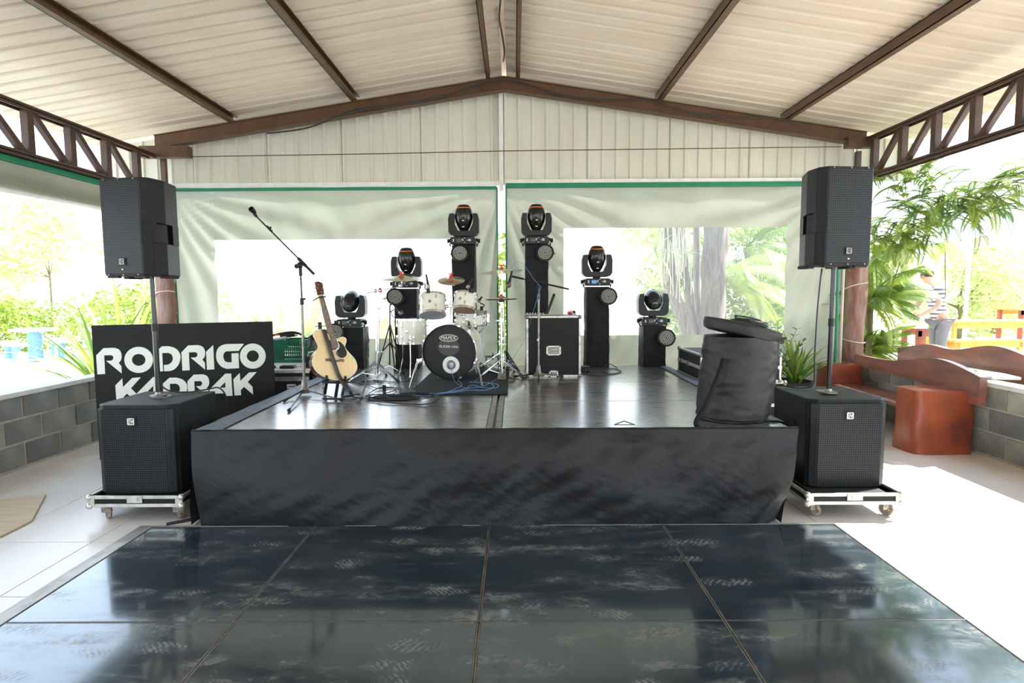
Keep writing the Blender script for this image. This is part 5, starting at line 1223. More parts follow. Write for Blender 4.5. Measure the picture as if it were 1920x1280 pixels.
m = MB(); m.lathe([(0, 0), (.050, 0)], 36, Tg @ TR((cx_, -.0028, cz_)) @ RX(90)); part('sound_hole', m, 'mahog', gt, world=True)
m = MB(); m.lathe([(.052, 0), (.052, .001), (.063, .001), (.063, 0)], 40, Tg @ TR((cx_, -.0028, cz_)) @ RX(90), caps=False); part('rosette', m, 'print', gt, world=True)
pg = [(655, 168), (700, 178), (745, 215), (785, 275), (812, 345), (812, 400), (785, 440), (740, 460), (690, 450), (650, 415), (640, 370), (655, 330), (685, 300), (695, 255), (680, 205)]
world_prism('pickguard', [gz(p.x, p.y) for p in catmull([(a, b, 0) for a, b in pg + pg[:1]], 3)], -.005, -.002, 'plastic', gt)
br_ = [(465, 490), (520, 482), (620, 490), (680, 476), (765, 482), (768, 528), (700, 528), (620, 545), (520, 530), (470, 530)]
brg = world_prism('bridge', [gz(*p) for p in br_], -.010, -.002, 'rosewood', gt)
m = MB(); a, b = gz(585, 498), gz(690, 494); m.tube([Tg @ Vector((a[0], -.013, a[1])), Tg @ Vector((b[0], -.013, b[1]))], .003, 6); part('saddle', m, 'print', brg)
m = MB()
for i in range(6):
    s = (i - 2.5) / 2.5; e = gz(638 + s * 45, 505); b = neckp(1.0, s, .017); m.tube([Tg @ Vector((e[0], -.014, e[1])), Tg @ Vector((b.x, -.015, b.z))], .0009, 4)
part('string', m, 'chrome', gt, world=True, kind='stuff')
m = MB(); c = neckp(.955, 0, 0); L_ = neckp(.955, -1, .032); R_ = neckp(.95, 1, .034); m.beam(Tg @ Vector((L_.x, -.018, L_.z)), Tg @ Vector((R_.x, -.018, R_.z)), .014, .012); m.beam(Tg @ Vector((L_.x, -.018, L_.z)), Tg @ Vector((L_.x - .055, -.03, L_.z - .04)), .008, .008)
o = part('guitar_capo', m, 'black'); tag(o, 'black capo clamped on the guitar neck below the headstock', 'capo')
m = MB(); x, z = gz(240, 190); m.box((x + .006, .05, z), (.02, .07, .10), Tg @ TR((0, 0, 0))); part('preamp_panel', m, 'black', side, label='black preamp panel')
# strap over the front
def gp(px, py, y=-.02): x, z = gl(px, py); return Tg @ Vector((x, y, z))
o = part('shoulder_strap', strapmesh([gp(606, 618, .02), gp(607, 620, -.02), gp(611, 636, -.03), gp(618, 660, -.03), gp(626, 684, -.028), gp(633, 705, -.03), gp(641, 722, -.05), gp(648, 732, -.06)], .036, side=Tg.to_3x3() @ Vector((1, 0, .2))), 'strap', solid=.004, smooth=True); tag(o, 'grey black leather strap hanging across the guitar front', 'strap')
o = part('shoulder_strap_end', strapmesh([gp(640, 722, -.05), gp(650, 733, -.06), onz(662, 742, SZ + .02), onz(674, 744, SZ + .05), onz(676, 752, SZ + .02), onz(664, 753, SZ + .006), onz(640, 748, SZ + .006)], .034, side=Vector((.2, 1, .3))), 'strap', solid=.004, smooth=True); tag(o, 'curled end of the leather strap lying on the deck beside the guitar stand', 'strap')
# guitar stand
gs = thing('guitar_stand', 'low black folding guitar stand under the guitar body', 'stand', (gb.x, gb.y, SZ))
fz = SZ + .012
for (a, b) in (((612, 716), (609, 738)), ((634, 712), (629, 746)), ((648, 716), (641, 742))):
    p = at(a[0], a[1], GY + .03); e = onz(b[0], b[1], fz); m = MB(); m.beam(p + Vector((0, .02, .02)), e, .026, .02); part('leg', m, 'plastic', gs, world=True, bevel=.003)
for (a, b) in (((605, 747), (640, 748)), ((640, 744), (674, 739))):
    m = MB(); m.beam(onz(*a, fz + .012), onz(*b, fz + .012), .022, .018); part('foot_bar', m, 'plastic', gs, world=True, bevel=.004)
m = MB(); p = gp(612, 712, -.03); q = gp(645, 712, -.03); m.beam(gp(612, 714, .1), p, .02, .018); m.beam(gp(645, 714, .1), q, .02, .018); m.beam(gp(610, 716, .05), gp(648, 716, .05), .02, .02); m.beam(p, p + Vector((0, 0, .03)), .018, .018); m.beam(q, q + Vector((0, 0, .03)), .018, .018); part('cradle', m, 'rubber', gs, world=True)
t = thing('phone_holder', 'small black clip holder peeking over the guitar shoulder', 'holder', at(600, 612, 5.6)); m = MB(); q = at(600, 611, 5.6); m.box(tuple(q), (.032, .02, .075), b=.005); m.tube([at(590, 612, 5.6), at(625, 610, 5.6)], .004, 6); m.tube([q, at(603, 640, 5.6), onz(606, 722, SZ + .01)], .006, 6); part('clip', m, 'plastic', t, world=True)

# ---------------------------------------------------------------- cables and small boxes on the deck
zc = SZ + .008
def deck(pts, r=.006, z=None): return [onz(x, y, (z or zc) + .004 * (i % 3)) for i, (x, y) in enumerate(pts)]
cable('deck_cable', deck([(680, 694), (686, 706), (684, 722), (679, 740), (690, 748), (720, 753), (760, 757), (800, 757), (822, 748), (812, 741), (790, 743)]), .006, 'cable', 'long black cable curving across the deck right of the guitar')
cable('deck_cable', deck([(668, 715), (690, 722), (710, 728), (735, 727), (742, 731), (720, 738), (700, 745), (692, 738), (715, 726), (750, 728), (770, 735)]), .005, 'cable', 'black cable looping on the deck left of the power strip')
cc = onz(738, 746, zc)
cable('cable_coil', coil(cc.x, cc.y, SZ + .006, .17, 6, 4, 1.2, .5, .03), .006, 'cable', 'coiled black cable on the deck left of the rug', k=2)
cc = onz(690, 716, zc)
cable('cable_coil', coil(cc.x, cc.y, SZ + .006, .09, 2, 6, 1.2, .7, .01), .004, 'cable', 'thin cable ring on the deck behind the guitar', k=2)
cable('deck_cable', deck([(700, 712), (740, 716), (772, 716), (776, 730), (752, 747), (720, 742)]), .005, 'cable', 'black cable running to the power strip from the left')
bz_ = RUGZ + .008
def rugc(pts): return [onz(x, y, bz_ + .005 * (i % 4)) for i, (x, y) in enumerate(pts)]
cable('blue_cable', rugc([(858, 712), (866, 722), (850, 730), (835, 736)]) + deck([(815, 740), (800, 742), (780, 740)]), .0028, 'blue', 'blue cable from the bass drum down to the rug front')
cable('blue_cable', rugc([(938, 704), (925, 714), (905, 724), (880, 727), (860, 732), (830, 736)]) + deck([(800, 738)]), .0028, 'blue', 'blue cable sweeping across the rug from the hi hat stand')
cable('blue_cable', rugc([(880, 716), (905, 717), (932, 720), (930, 727), (905, 726), (885, 722), (870, 729), (845, 734)]), .0028, 'blue', 'blue cable looping at the right half of the rug')
cable('blue_cable', rugc([(915, 716), (926, 724), (912, 731), (880, 731), (855, 735), (828, 737)]), .0028, 'blue', 'blue cable along the front edge of the rug')
cable('blue_cable', [at(904, 615, 6.55), at(904, 640, 6.5), at(908, 665, 6.5), onz(914, 682, bz_), onz(905, 700, bz_), onz(890, 715, bz_)], .0026, 'blue', 'blue cable hanging down from the snare drum microphone')
cable('blue_cable', [at(845, 690, 6.14), onz(852, 713, bz_), onz(862, 722, bz_), onz(872, 727, bz_)], .0026, 'blue', 'blue cable coming out of the bass drum port')
cable('deck_cable', [onz(1088, 700, zc), onz(1120, 704, zc), onz(1150, 701, zc), onz(1165, 696, zc), onz(1150, 691, zc), onz(1132, 694, zc), onz(1140, 700, zc), onz(1160, 698, zc), onz(1155, 688, zc + .03), onz(1140, 682, zc + .06), onz(1130, 692, zc)], .0055, 'cable', 'black cable coiled on the deck in front of the blue display tower')
cable('deck_cable', [onz(960, 690, zc), onz(948, 700, zc), onz(965, 712, zc), onz(955, 716, zc)], .005, 'cable', 'short black cable on the deck beside the rug corner')
cable('deck_cable', [onz(1228, 712, zc), onz(1236, 706, zc), onz(1246, 702, zc), onz(1252, 705, zc)], .004, 'cable', 'short black cable piece on the deck near the low flight case')
def small_box(name, lb, cat, px, py, w, d, h, mt='black', z=SZ, outlets=0, rz=0):
    p = onz(px, py, z); t = thing(name, lb, cat, p, R(rz)); m = MB(); m.box((0, d / 2, h / 2 + .002), (w, d, h), b=.004); part('case', m, mt, t)
    for i in range(outlets):
        m = MB(); m.box((-w / 2 + w * (i + .5) / outlets, -.002, h / 2), (w / outlets * .6, .006, h * .5), b=.001); part('socket', m, 'grey', t)
    return t
small_box('power_box', 'small black power box beside the base of the flight case', 'power box', 1099, 698, .10, .12, .065, outlets=3)
small_box('power_strip', 'grey black power strip at the left front corner of the rug', 'power strip', 766, 744, .14, .16, .04, 'cabinet', outlets=3, rz=14)
small_box('cable_plug', 'black plug standing on the deck among the cables', 'plug', 720, 734, .03, .03, .06)

# ---------------------------------------------------------------- left of the stage: rack case, crate
rk = thing('rack_case', 'low black equipment case with grey band left of the stage', 'flight case', (-2.72, 6.85, 0)); zt = .745
ry = 6.66; rx0, rx1 = at(505, 700, ry).x - .25, at(580, 700, ry).x
m = MB(); m.box(((rx0 + rx1) / 2, ry + .30, zt / 2), (rx1 - rx0, .60, zt - .004), b=.004); part('panel', m, 'black', rk, world=True)
m = MB(); m.box(((rx0 + rx1) / 2, ry - .003, zt - .014), (rx1 - rx0 + .01, .014, .028)); m.box(((rx0 + rx1) / 2, ry - .003, .30), (rx1 - rx0 + .01, .014, .028)); part('aluminium_edge', m, 'alu', rk, world=True)
m = MB(); q = at(550, 710, ry); m.box(((rx0 + rx1) / 2, ry - .003, q.z), (rx1 - rx0, .010, .05)); part('grey_band', m, 'steel', rk, world=True)
q = at(547, 724, ry); m = MB(); m.box((q.x, ry - .006, q.z), (.10, .008, .05)); pl = part('label_plate', m, 'white', rk, world=True)
m = MB()
for i in range(9): m.box((q.x - .036 + i * .009, ry - .011, q.z), (.005, .002, .018 - .005 * (i % 2)))
part('label_print', m, 'black', pl)
m = MB(); m.box(((rx0 + rx1) / 2, ry + .30, zt + .002), (rx1 - rx0 + .02, .62, .012)); part('lid', m, 'white', rk, world=True)
# studded side of a second case behind the guitar
s2 = thing('studded_case', 'black case with metal studs standing behind the guitar beside the stage', 'flight case', (-2.30, 6.9, 0)); m = MB(); m.box((-2.33, 6.98, .36), (.18, .5, .72), b=.004); part('panel', m, 'black', s2, world=True)
m = MB()
for i in range(5):
    for j in range(4): m.ball((-2.40 + i * .035, 6.725, .52 + j * .045), .007, 6)
part('stud', m, 'chrome', s2, world=True, kind='stuff')
# board under crate
cz = onz(0, 0, 0); CRY = 6.95; cx0, cx1 = at(508, 650, CRY).x, at(586, 650, CRY).x
m = MB(); m.box(((cx0 + cx1) / 2, CRY + .24, zt + .032), (cx1 - cx0 + .04, .46, .045), b=.003); tag(part('foam_board', m, 'white'), 'white slab lying on the case beneath the green crate', 'slab')
cr = thing('plastic_crate', 'green plastic crate with slotted sides on the case left of the stage', 'crate', ((cx0 + cx1) / 2, CRY + .2, zt + .056)); W, D, H = cx1 - cx0, .40, .27
m = MB(); m.box((0, 0, .006), (W, D, .012)); part('bottom', m, 'crate', cr)
for s in (-1, 1):
    for ax in (0, 1):
        L = W if ax == 0 else D; m = MB(); T = (TR((0, s * D / 2, 0)) if ax == 0 else TR((s * W / 2, 0, 0)) @ RZ(90))
        for z, h in ((.02, .035), (.115, .018), (.175, .02), (H - .012, .024)): m.box((0, 0, z), (L, .012, h), T)
        n = int(L / .026)
        for i in range(n + 1): m.box((-L / 2 + L * i / n, 0, H / 2), (.010, .008, H), T)
        m.box((-L * .28, 0, .215), (L * .36, .010, .07), T)
        part('slotted_side', m, 'crate', cr)
for i, (x, y, r_, mt) in enumerate(((-.18, -.05, 12, 'print'), (-.06, -.08, -8, 'black'), (.05, 0, 20, 'steel'))):
    pass
t = thing('tool_tray', 'black and silver tools piled on top of the green crate', 'tools', ((cx0 + cx1) / 2 - .12, CRY + .15, zt + .056 + H)); m = MB(); m.box((-.08, 0, .02), (.22, .12, .03), RY(-8), b=.006); part('silver_box', m, 'alu', t); m = MB(); m.tube(catmull([(-.22, -.02, .03), (-.05, -.03, .07), (.10, -.03, .085), (.20, -.02, .05), (.22, 0, .0)]), .014, 8); m.box((.03, .02, .045), (.18, .12, .05), RY(-5), b=.01); part('black_tool', m, 'plastic', t, smooth=40); m = MB(); m.box((-.09, -.05, .055), (.05, .02, .018), b=.004); part('red_light', m, 'redfelt', t)
t = thing('cable_pile', 'flat black adapter boxes and white cables on the case', 'cables', (rx1 - .28, ry + .12, zt + .008)); m = MB(); m.box((0, -.02, .02), (.16, .11, .03), b=.006); m.box((-.22, 0, .015), (.10, .10, .028), b=.005); part('adapter', m, 'black', t); m = MB(); m.tube([Vector(p) for p in coil(.02, 0, .002, .11, 4, 3, 1.2, .5, .04)], .004, 5); part('white_cable', m, 'print', t, smooth=True)
t = thing('monitor_box', 'small black amplifier box beside the green crate behind the guitar', 'amplifier', (at(587, 665, 6.86).x, 6.86, .722))
bx = at(583, 665, 6.5); m = MB(); m.box((0.0, 0, .085), (.14, .14, .16), b=.005); part('case', m, 'black', t); m = MB(); m.torus(.035, .004, 20, 6, TR((0.01, -.071, .085)) @ RX(90)); part('dial_ring', m, 'cabinet', t, smooth=True); m = MB(); m.tube(catmull([(-.05, -.03, .165), (-.03, -.04, .21), (.03, -.04, .215), (.05, -.03, .165)]), .009, 8); m.box((.04, -.05, .19), (.06, .03, .03), RY(35)); part('handle', m, 'alu', t, smooth=40)
m = MB(); p = [(-4.95 + .0, 3.5), (-3.35, 4.32), (-3.28, 4.62), (-3.6, 4.72), (-4.5, 4.55)]
p = [onz(0, 1005, .012), onz(60, 975, .012), onz(86, 926, .012), onz(0, 936, .012)]; p = [(q.x, q.y) for q in p]; p = [p[0], p[1], p[2], (p[3][0], p[3][1]), (p[3][0] - .5, p[3][1] - .05), (p[0][0] - .5, p[0][1] - .1)]
m.plan(p, .003, .014); tag(part('plywood_offcut', m, 'board'), 'irregular piece of thin plywood lying on the tiles at far left', 'board')

# deck scratches: taped triangle drawn on the deck
m = MB(); a, b, c = onz(1152, 796, SZ), onz(1170, 789, SZ), onz(1190, 796, SZ)
for p, q in ((a, b), (b, c), (c, a)): m.beam(p + Vector((0, 0, .002)), q + Vector((0, 0, .002)), .006, .002)
o = part('chalk_triangle', m, 'black', st, world=True)

# ================================================================ BENCHES BY THE RIGHT WALL
def slab_bench():
    b = thing('wooden_bench', 'red varnished log bench with wavy backrest against the inner side of the right block wall', 'bench', (4.2, 6.6, 0))
    def logblock(y, x0, x1, z, seed, dep=.20):
        def fn(u, v):
            a = 2 * math.pi * u; c, s = math.cos(a), math.sin(a); e = .32
            x = (abs(c) ** e) * (1 if c > 0 else -1) * (x1 - x0) / 2; yy = (abs(s) ** e) * (1 if s > 0 else -1) * dep
            n = .022 * noise.noise(Vector((x * 4, yy * 4 + seed, v * 3))); k = 1 - .05 * v
            return ((x0 + x1) / 2 + x * k + n, y + yy * k + n * .6, z * v)
        m = MB(); m.grid(fn, 40, 12); m.add([fn(i / 40, 1) for i in range(40)], [tuple(range(40))]); return part('log_support', m, 'logred', b, smooth=50, world=True)
    logblock(5.88, 3.93, 4.54, .63, 1); logblock(7.60, 3.98, 4.48, .66, 2, .16)
    def fn(u, v):
        y = 5.90 + 1.55 * u; x = 4.02 + .40 * v + .03 * math.sin(u * 5) * (1 - v); return (x, y, .41 + .012 * noise.noise(Vector((x * 3, y * 2, 1))))
    m = MB(); m.grid(fn, 30, 6); part('seat', m, 'plank', b, smooth=True, world=True, solid=.05)
    # backrest: thick plank with a wavy top edge
    ys = [5.56 + i * (7.62 - 5.56) / 40 for i in range(41)]; m = MB(); vs = []
    for y in ys:
        t = (y - 5.56) / 2.06; top = .72 + .20 * math.sin(min(1, t * 1.25) * math.pi) ** .8 * (1 - .25 * t) + .10 * (1 - t) * 0 + .05 * math.sin(t * 3 + .5)
        top = .735 + .15 * math.exp(-((t - .27) / .27) ** 2) + .06 * t; bot = .60 + .06 * t - .09 * math.exp(-((t - .05) / .25) ** 2)
        vs += [(4.43, y, bot), (4.43, y, top), (4.50, y, top - .004), (4.50, y, bot)]
    fs = [(4 * i + a, 4 * i + (a + 1) % 4, 4 * i + 4 + (a + 1) % 4, 4 * i + 4 + a) for i in range(40) for a in range(4)] + [(3, 2, 1, 0), (160, 161, 162, 163)]
    m.add(vs, fs); m.v = [p + Vector((.012 * noise.noise(p * 2), 0, 0)) for p in m.v]; part('backrest', m, 'plank', b, smooth=40, world=True)
slab_bench()
def outer_bench():
    b = thing('wooden_bench', 'red brown wavy bench backrest outside, beyond the right block wall', 'bench', (5.3, 6.9, 0))
    m = MB(); vs = []; n = 50
    for i in range(n + 1):
        t = i / n; y = 7.95 - 3.2 * t; top = .84 + .04 * math.sin(t * 9) * (1 - t) + .19 * math.exp(-((t - .50) / .17) ** 2) + .06 * math.exp(-((t - .18) / .1) ** 2); bot = .55
        vs += [(5.20, y, bot), (5.20, y, top), (5.27, y, top), (5.27, y, bot)]
    fs = [(4 * i + a, 4 * i + 4 + a, 4 * i + 4 + (a + 1) % 4, 4 * i + (a + 1) % 4) for i in range(n) for a in range(4)] + [(0, 1, 2, 3), (4 * n + 3, 4 * n + 2, 4 * n + 1, 4 * n)]
    m.add(vs, fs); part('backrest', m, 'plank', b, smooth=40, world=True)
    m = MB(); m.box((5.48, 6.4, .55), (.42, 3.0, .06), b=.01); part('seat', m, 'plank', b, world=True)
    for y in (5.0, 7.8): m = MB(); m.box((5.48, y, .35), (.40, .24, .34), b=.03); part('log_support', m, 'logred', b, world=True)
outer_bench()
t = thing('stone_slab', 'pale stone slab lying on the top of the right wall', 'slab', (4.8, 6.1, .74)); m = MB()
m.plan([(4.70, 5.75), (4.95, 5.7), (5.02, 6.0), (5.0, 6.9), (4.74, 7.0)], .735, .765); part('slab', m, 'concrete', t, world=True, bevel=.008); m = MB(); m.ball((4.80, 6.1, .775), .02, 8, sc=(2, 1, .6)); part('stain_stone', m, 'stem', t, world=True)

# ================================================================ PLANTS
def leaf_blade(base, az, L, w, el, droop, seg=8, twist=0.0, fold=.25, tip=1.0):
    m = MB(); vs = []; d = Vector((math.cos(az), math.sin(az), 0)); sd = Vector((-d.y, d.x, 0)); p = Vector(base); e = el
    for i in range(seg + 1):
        t = i / seg; ww = w * (.35 + .65 * min(1, t * 3)) * (1 - t ** 2.2 * tip) / 2; up = Vector((0, 0, 1)) * math.cos(e) - d * math.sin(e)
        vs += [p - sd * ww + up * ww * fold, p.copy(), p + sd * ww + up * ww * fold]
        p = p + (d * math.cos(e) + Vector((0, 0, 1)) * math.sin(e)) * L / seg; e -= droop / seg * (.5 + t)
    fs = []
    for i in range(seg):
        a = 3 * i; fs += [(a, a + 1, a + 4, a + 3), (a + 1, a + 2, a + 5, a + 4)]
    m.add(vs, fs); return m
def strap_plant(lb, loc, n, L, w, seed, mts=('leafy', 'leafd'), el0=.6, el1=1.35, pot=None, cat='plant', droop=1.2):
    rr = random.Random(seed); t = thing('strap_leaf_plant', lb, cat, loc)
    for i in range(n):
        az = rr.uniform(0, 2 * math.pi); f = i / n; m = leaf_blade((rr.uniform(-.05, .05), rr.uniform(-.05, .05), 0), az, L * rr.uniform(.7, 1.15), w * rr.uniform(.7, 1.2), el0 + (el1 - el0) * f, droop * rr.uniform(.5, 1.3) * (1.2 - f * .7))
        part('leaf', m, mts[i % len(mts)], t, smooth=True)
    return t
def frond_mb(m, base, az, el, L, droop, n, ll, lw, rach=.006, ang=60, seg=10, drop2=.18, curl=0.0):
    d = Vector((math.cos(az), math.sin(az), 0)); sd = Vector((-d.y, d.x, 0)); p = Vector(base); e = el; pts = [p.copy()]; dirs = []
    for i in range(seg):
        v = d * math.cos(e) + Vector((0, 0, 1)) * math.sin(e); dirs.append(v); p = p + v * L / seg; pts.append(p.copy()); e -= droop / seg
    dirs.append(dirs[-1]); m.tube(pts, [rach * (1 - .8 * i / seg) for i in range(seg + 1)], 4, caps=False)
    vs = []; fs = []
    for i in range(n):
        t = .10 + .9 * i / n; k = t * seg; j = min(int(k), seg - 1); q = pts[j].lerp(pts[j + 1], k - j); v = dirs[j]; up = sd.cross(v).normalized() * -1
        if up.z < 0: up = -up
        l = ll * (math.sin(math.pi * min(1, t * .85 + .12)) ** .7)
        for s in (-1, 1):
            dr = (v * math.cos(R(ang)) + sd * s * math.sin(R(ang)) - Vector((0, 0, 1)) * drop2 + up * .1).normalized(); w = lw * v
            o = len(vs); vs += [q, q + dr * l * .4 + w * .5, q + dr * l - Vector((0, 0, 1)) * l * drop2 * .5, q + dr * l * .4 - w * .5]; fs.append((o, o + 1, o + 2, o + 3))
    m.add(vs, fs)
def fern(lb, loc, n, L, seed, mt='frond', el=(.2, 1.1), droop=(1.4, 2.4), azr=(0, 6.28), sp=(.1, .1, .05), ll=.085, lw=.013, nl=110, name='fern', cat='fern'):
    rr = random.Random(seed); t = thing(name, lb, cat, loc)
    for i in range(n):
        m = MB(); frond_mb(m, (rr.uniform(-sp[0], sp[0]), rr.uniform(-sp[1], sp[1]), rr.uniform(-sp[2], sp[2])), rr.uniform(*azr), rr.uniform(*el), L * rr.uniform(.7, 1.2), rr.uniform(*droop), nl, ll * rr.uniform(.8, 1.2), lw)
        part('frond', m, mt if not isinstance(mt, tuple) else mt[i % len(mt)], t)
    return t
def palm(lb, loc, th, tr, n, L, seed, mt='frond', lean=(0, 0), ll=.45, lw=.035, el=(-.2, 1.2), droop=(.8, 1.8), nl=50, trunk='bark'):
    rr = random.Random(seed); t = thing('palm_tree', lb, 'palm', loc); pts = [(lean[0] * (i / 8) ** 1.5, lean[1] * (i / 8) ** 1.5, th * i / 8) for i in range(9)]
    m = MB(); m.tube(pts, [tr * (1.15 - .25 * i / 8) for i in range(9)], 12); part('trunk', m, trunk, t, smooth=True)
    for i in range(n):
        m = MB(); frond_mb(m, pts[-1], rr.uniform(0, 6.28), rr.uniform(*el), L * rr.uniform(.8, 1.15), rr.uniform(*droop), nl, ll, lw, rach=.015, drop2=.4); part('frond', m, mt if not isinstance(mt, tuple) else mt[i % len(mt)], t)
    return t
def leaves_mb(blobs, n, size, seed, fill=.25):
    rr = random.Random(seed); m = MB(); vs = []; fs = []; tot = sum(b[3] * b[4] * b[5] for b in blobs) ** 1.0
    for b in blobs:
        k = int(n * b[3] * b[4] * b[5] / tot)
        for _ in range(k):
            while True:
                u = Vector((rr.uniform(-1, 1), rr.uniform(-1, 1), rr.uniform(-1, 1))); l = u.length
                if fill < l < 1: break
            if noise.noise(Vector((b[0] + u.x * 2.2, b[1] + u.y * 2.2, b[2] + u.z * 2.2)) * 1.3) < -.12: continue
            p = Vector((b[0] + u.x * b[3], b[1] + u.y * b[4], b[2] + u.z * b[5])); s = size * rr.uniform(.6, 1.3)
            a = Vector((rr.gauss(0, 1), rr.gauss(0, 1), rr.gauss(0, .6))).normalized(); c = a.cross(Vector((rr.gauss(0, 1), rr.gauss(0, 1), rr.gauss(0, 1)))).normalized()
            o = len(vs); vs += [p - a * s, p + c * s * .38, p + a * s, p - c * s * .38]; fs.append((o, o + 1, o + 2, o + 3))
    m.add(vs, fs); return m
def tree(name, lb, loc, blobs, n, size, seed, mt='leafy', th=2.0, tr=.1, cat='tree', trunk=True, grp=None):
    t = thing(name, lb, cat, loc, 0, grp)
    if trunk:
        m = MB(); m.tube([(0, 0, 0), (.05, 0, th * .5), (0, .05, th)], [tr, tr * .8, tr * .5], 8)
        for b in blobs[:5]: m.tube([(0, .05, th * .7), (b[0], b[1], b[2])], [tr * .5, tr * .15], 6)
        part('trunk', m, 'stem' if tr < .2 else 'bark', t, smooth=True)
    part('foliage', leaves_mb(blobs, n, size, seed), mt, t); return t

# inside right corner: potted clump beside the bench
pq = Vector((3.55, 7.55, 0))
pt = thing('planter', 'low dark planter with leafy clump beside the right curtain', 'planter', pq); m = MB(); m.lathe([(.22, 0), (.28, .42), (.30, .46), (.26, .46), (.25, .42)], 28); part('pot', m, 'rubber', pt, smooth=40); m = MB(); m.lathe([(.25, .41), (0, .43)], 20); part('soil', m, 'soil', pt)
strap_plant('bright green strap leaf clump growing in the planter near the bench', pq + Vector((.05, -.05, .42)), 40, .72, .055, 5, el0=.7, el1=1.5, mts=('leafy', 'leafd', 'leafy'))
zp = thing('zamioculcas_plant', 'dark glossy leafed plant with upright stems beside the right curtain', 'plant', pq + Vector((-.10, .12, .42)))
rr = random.Random(4)
for (az, L, el) in ((0.4, .72, 1.25), (1.2, .80, 1.4), (2.8, .55, 1.1), (5.6, .6, 1.2)):
    m = MB(); d = Vector((math.cos(az), math.sin(az), 0)); pts = [d * (math.cos(el) * L * t * (1 + t * .4)) + Vector((0, 0, math.sin(el) * L * t)) for t in [i / 8 for i in range(9)]]; m.tube(pts, [.010 * (1 - .7 * i / 8) for i in range(9)], 6); sm = part('stalk', m, 'leafd', zp, smooth=True)
    for i in range(8):
        p = pts[1].lerp(pts[-1], i / 7)
        for s in (-1, 1):
            part('leaf', leaf_blade(p, az + s * 1.2 + .3, .095, .045, .5, .5, seg=4), 'leafd', sm, smooth=True)

# left outside: strap plant behind banner, hedges, trees
strap_plant('large bright green strap leaf plant behind the lettered banner', (-6.25, 8.9, .0), 64, 1.75, .085, 11, el0=.35, el1=1.35, mts=('leafy', 'leafp', 'leafd'))
strap_plant('tall upright blade leaf plant behind the left log post', (-6.45, 9.6, .2), 12, 2.1, .11, 12, el0=1.0, el1=1.5, mts=('leafp', 'leafy'), droop=.5)
hed = [(-14.5, 17.5), (-11.4, 18.3), (-9.2, 15.6), (-17.7, 18.5), (-21, 19)]
rr = random.Random(21)
for i, (x, y) in enumerate(hed):
    bl = [(rr.uniform(-1.3, 1.3), rr.uniform(-.6, .6), rr.uniform(.4, 1.4), rr.uniform(.8, 1.3), .8, rr.uniform(.5, .9)) for _ in range(6)]
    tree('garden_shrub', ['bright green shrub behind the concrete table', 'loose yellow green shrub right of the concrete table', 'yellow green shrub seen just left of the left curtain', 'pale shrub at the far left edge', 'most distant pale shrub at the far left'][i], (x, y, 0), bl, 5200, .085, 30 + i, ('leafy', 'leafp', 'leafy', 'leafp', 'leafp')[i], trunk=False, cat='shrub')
trs = [(-19, 24), (-14.5, 25), (-27, 24), (-31, 29)]
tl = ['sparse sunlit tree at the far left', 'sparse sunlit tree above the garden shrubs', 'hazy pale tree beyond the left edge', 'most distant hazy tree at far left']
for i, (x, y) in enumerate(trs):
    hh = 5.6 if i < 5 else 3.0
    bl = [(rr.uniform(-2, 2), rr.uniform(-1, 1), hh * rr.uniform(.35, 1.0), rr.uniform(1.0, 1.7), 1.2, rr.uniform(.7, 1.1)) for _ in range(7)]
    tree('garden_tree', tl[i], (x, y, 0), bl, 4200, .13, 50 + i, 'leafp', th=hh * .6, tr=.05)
# shrub and slim leafy plants in the curtain gap and behind the windows
bl = [(0, 0, .6, .5, .4, .6), (.1, 0, 1.5, .4, .4, .6), (-.1, 0, 2.3, .35, .3, .5)]
tree('slim_shrub', 'leafy yellow green shrub seen in the gap between the curtains', (-.22, 10.6, 0), bl, 1500, .09, 71, 'leafy', trunk=False, cat='shrub')
for i, (px_, Y_, z_, L_, lb) in enumerate(((470, 11.5, .1, 1.5, 'pale broad leaf plant behind the clear left window'), (575, 10.2, .3, 1.5, 'yellow green broad leaf clump behind the left window near the guitar'), (705, 11.8, .1, 1.5, 'pale leafy clump behind the left window near the cymbal stand'), (520, 12.4, .0, 1.6, 'low broad leaf clump behind the left window above the crate'))):
    p = at(px_, 600, Y_); strap_plant(lb, (p.x, Y_, z_), 26, L_, .30, 80 + i, el0=.5, el1=1.35, mts=('leafp', 'leafp', 'leafy'), droop=1.4)

# big trunks and fronds behind the right window
def big_trunk(lb, pts, rad, seed):
    P = [at(x, y, Y) for x, y, Y in pts]; base = Vector((P[-1].x + (P[-1].x - P[-2].x) * .3, P[-1].y, 0)); top = P[0] + (P[0] - P[1]) * 1.2; t = thing('tree_trunk', lb, 'tree', base)
    C_ = catmull([top] + P + [base], 10); n = len(C_); rad_ = [rad[0] + (rad[1] - rad[0]) * i / (n - 1) for i in range(n)]; m = MB(); m.tube(C_, rad_, 22)
    m.v = [p + Vector((noise.noise(Vector((p.x * 9, p.y * 9, p.z * 1.5 + seed))), noise.noise(Vector((p.x * 9, p.y * 9 + 5, p.z * 1.5))), 0)) * rad[0] * .28 for p in m.v]; part('trunk', m, 'bark', t, smooth=True, world=True); return t, top
big_trunk('thickest grey trunk behind the clear right window', [(1341, 430, 10.2), (1338, 530, 10.2), (1334, 628, 10.2)], (.225, .165), 1)
t_, tp_ = big_trunk('leaning fibrous trunk behind the window, left of the thickest trunk', [(1248, 430, 10.0), (1258, 530, 10.0), (1290, 628, 10.0)], (.10, .13), 2)
big_trunk('second leaning trunk crossing between the others behind the window', [(1274, 430, 10.3), (1288, 530, 10.3), (1303, 628, 10.3)], (.09, .055), 3)
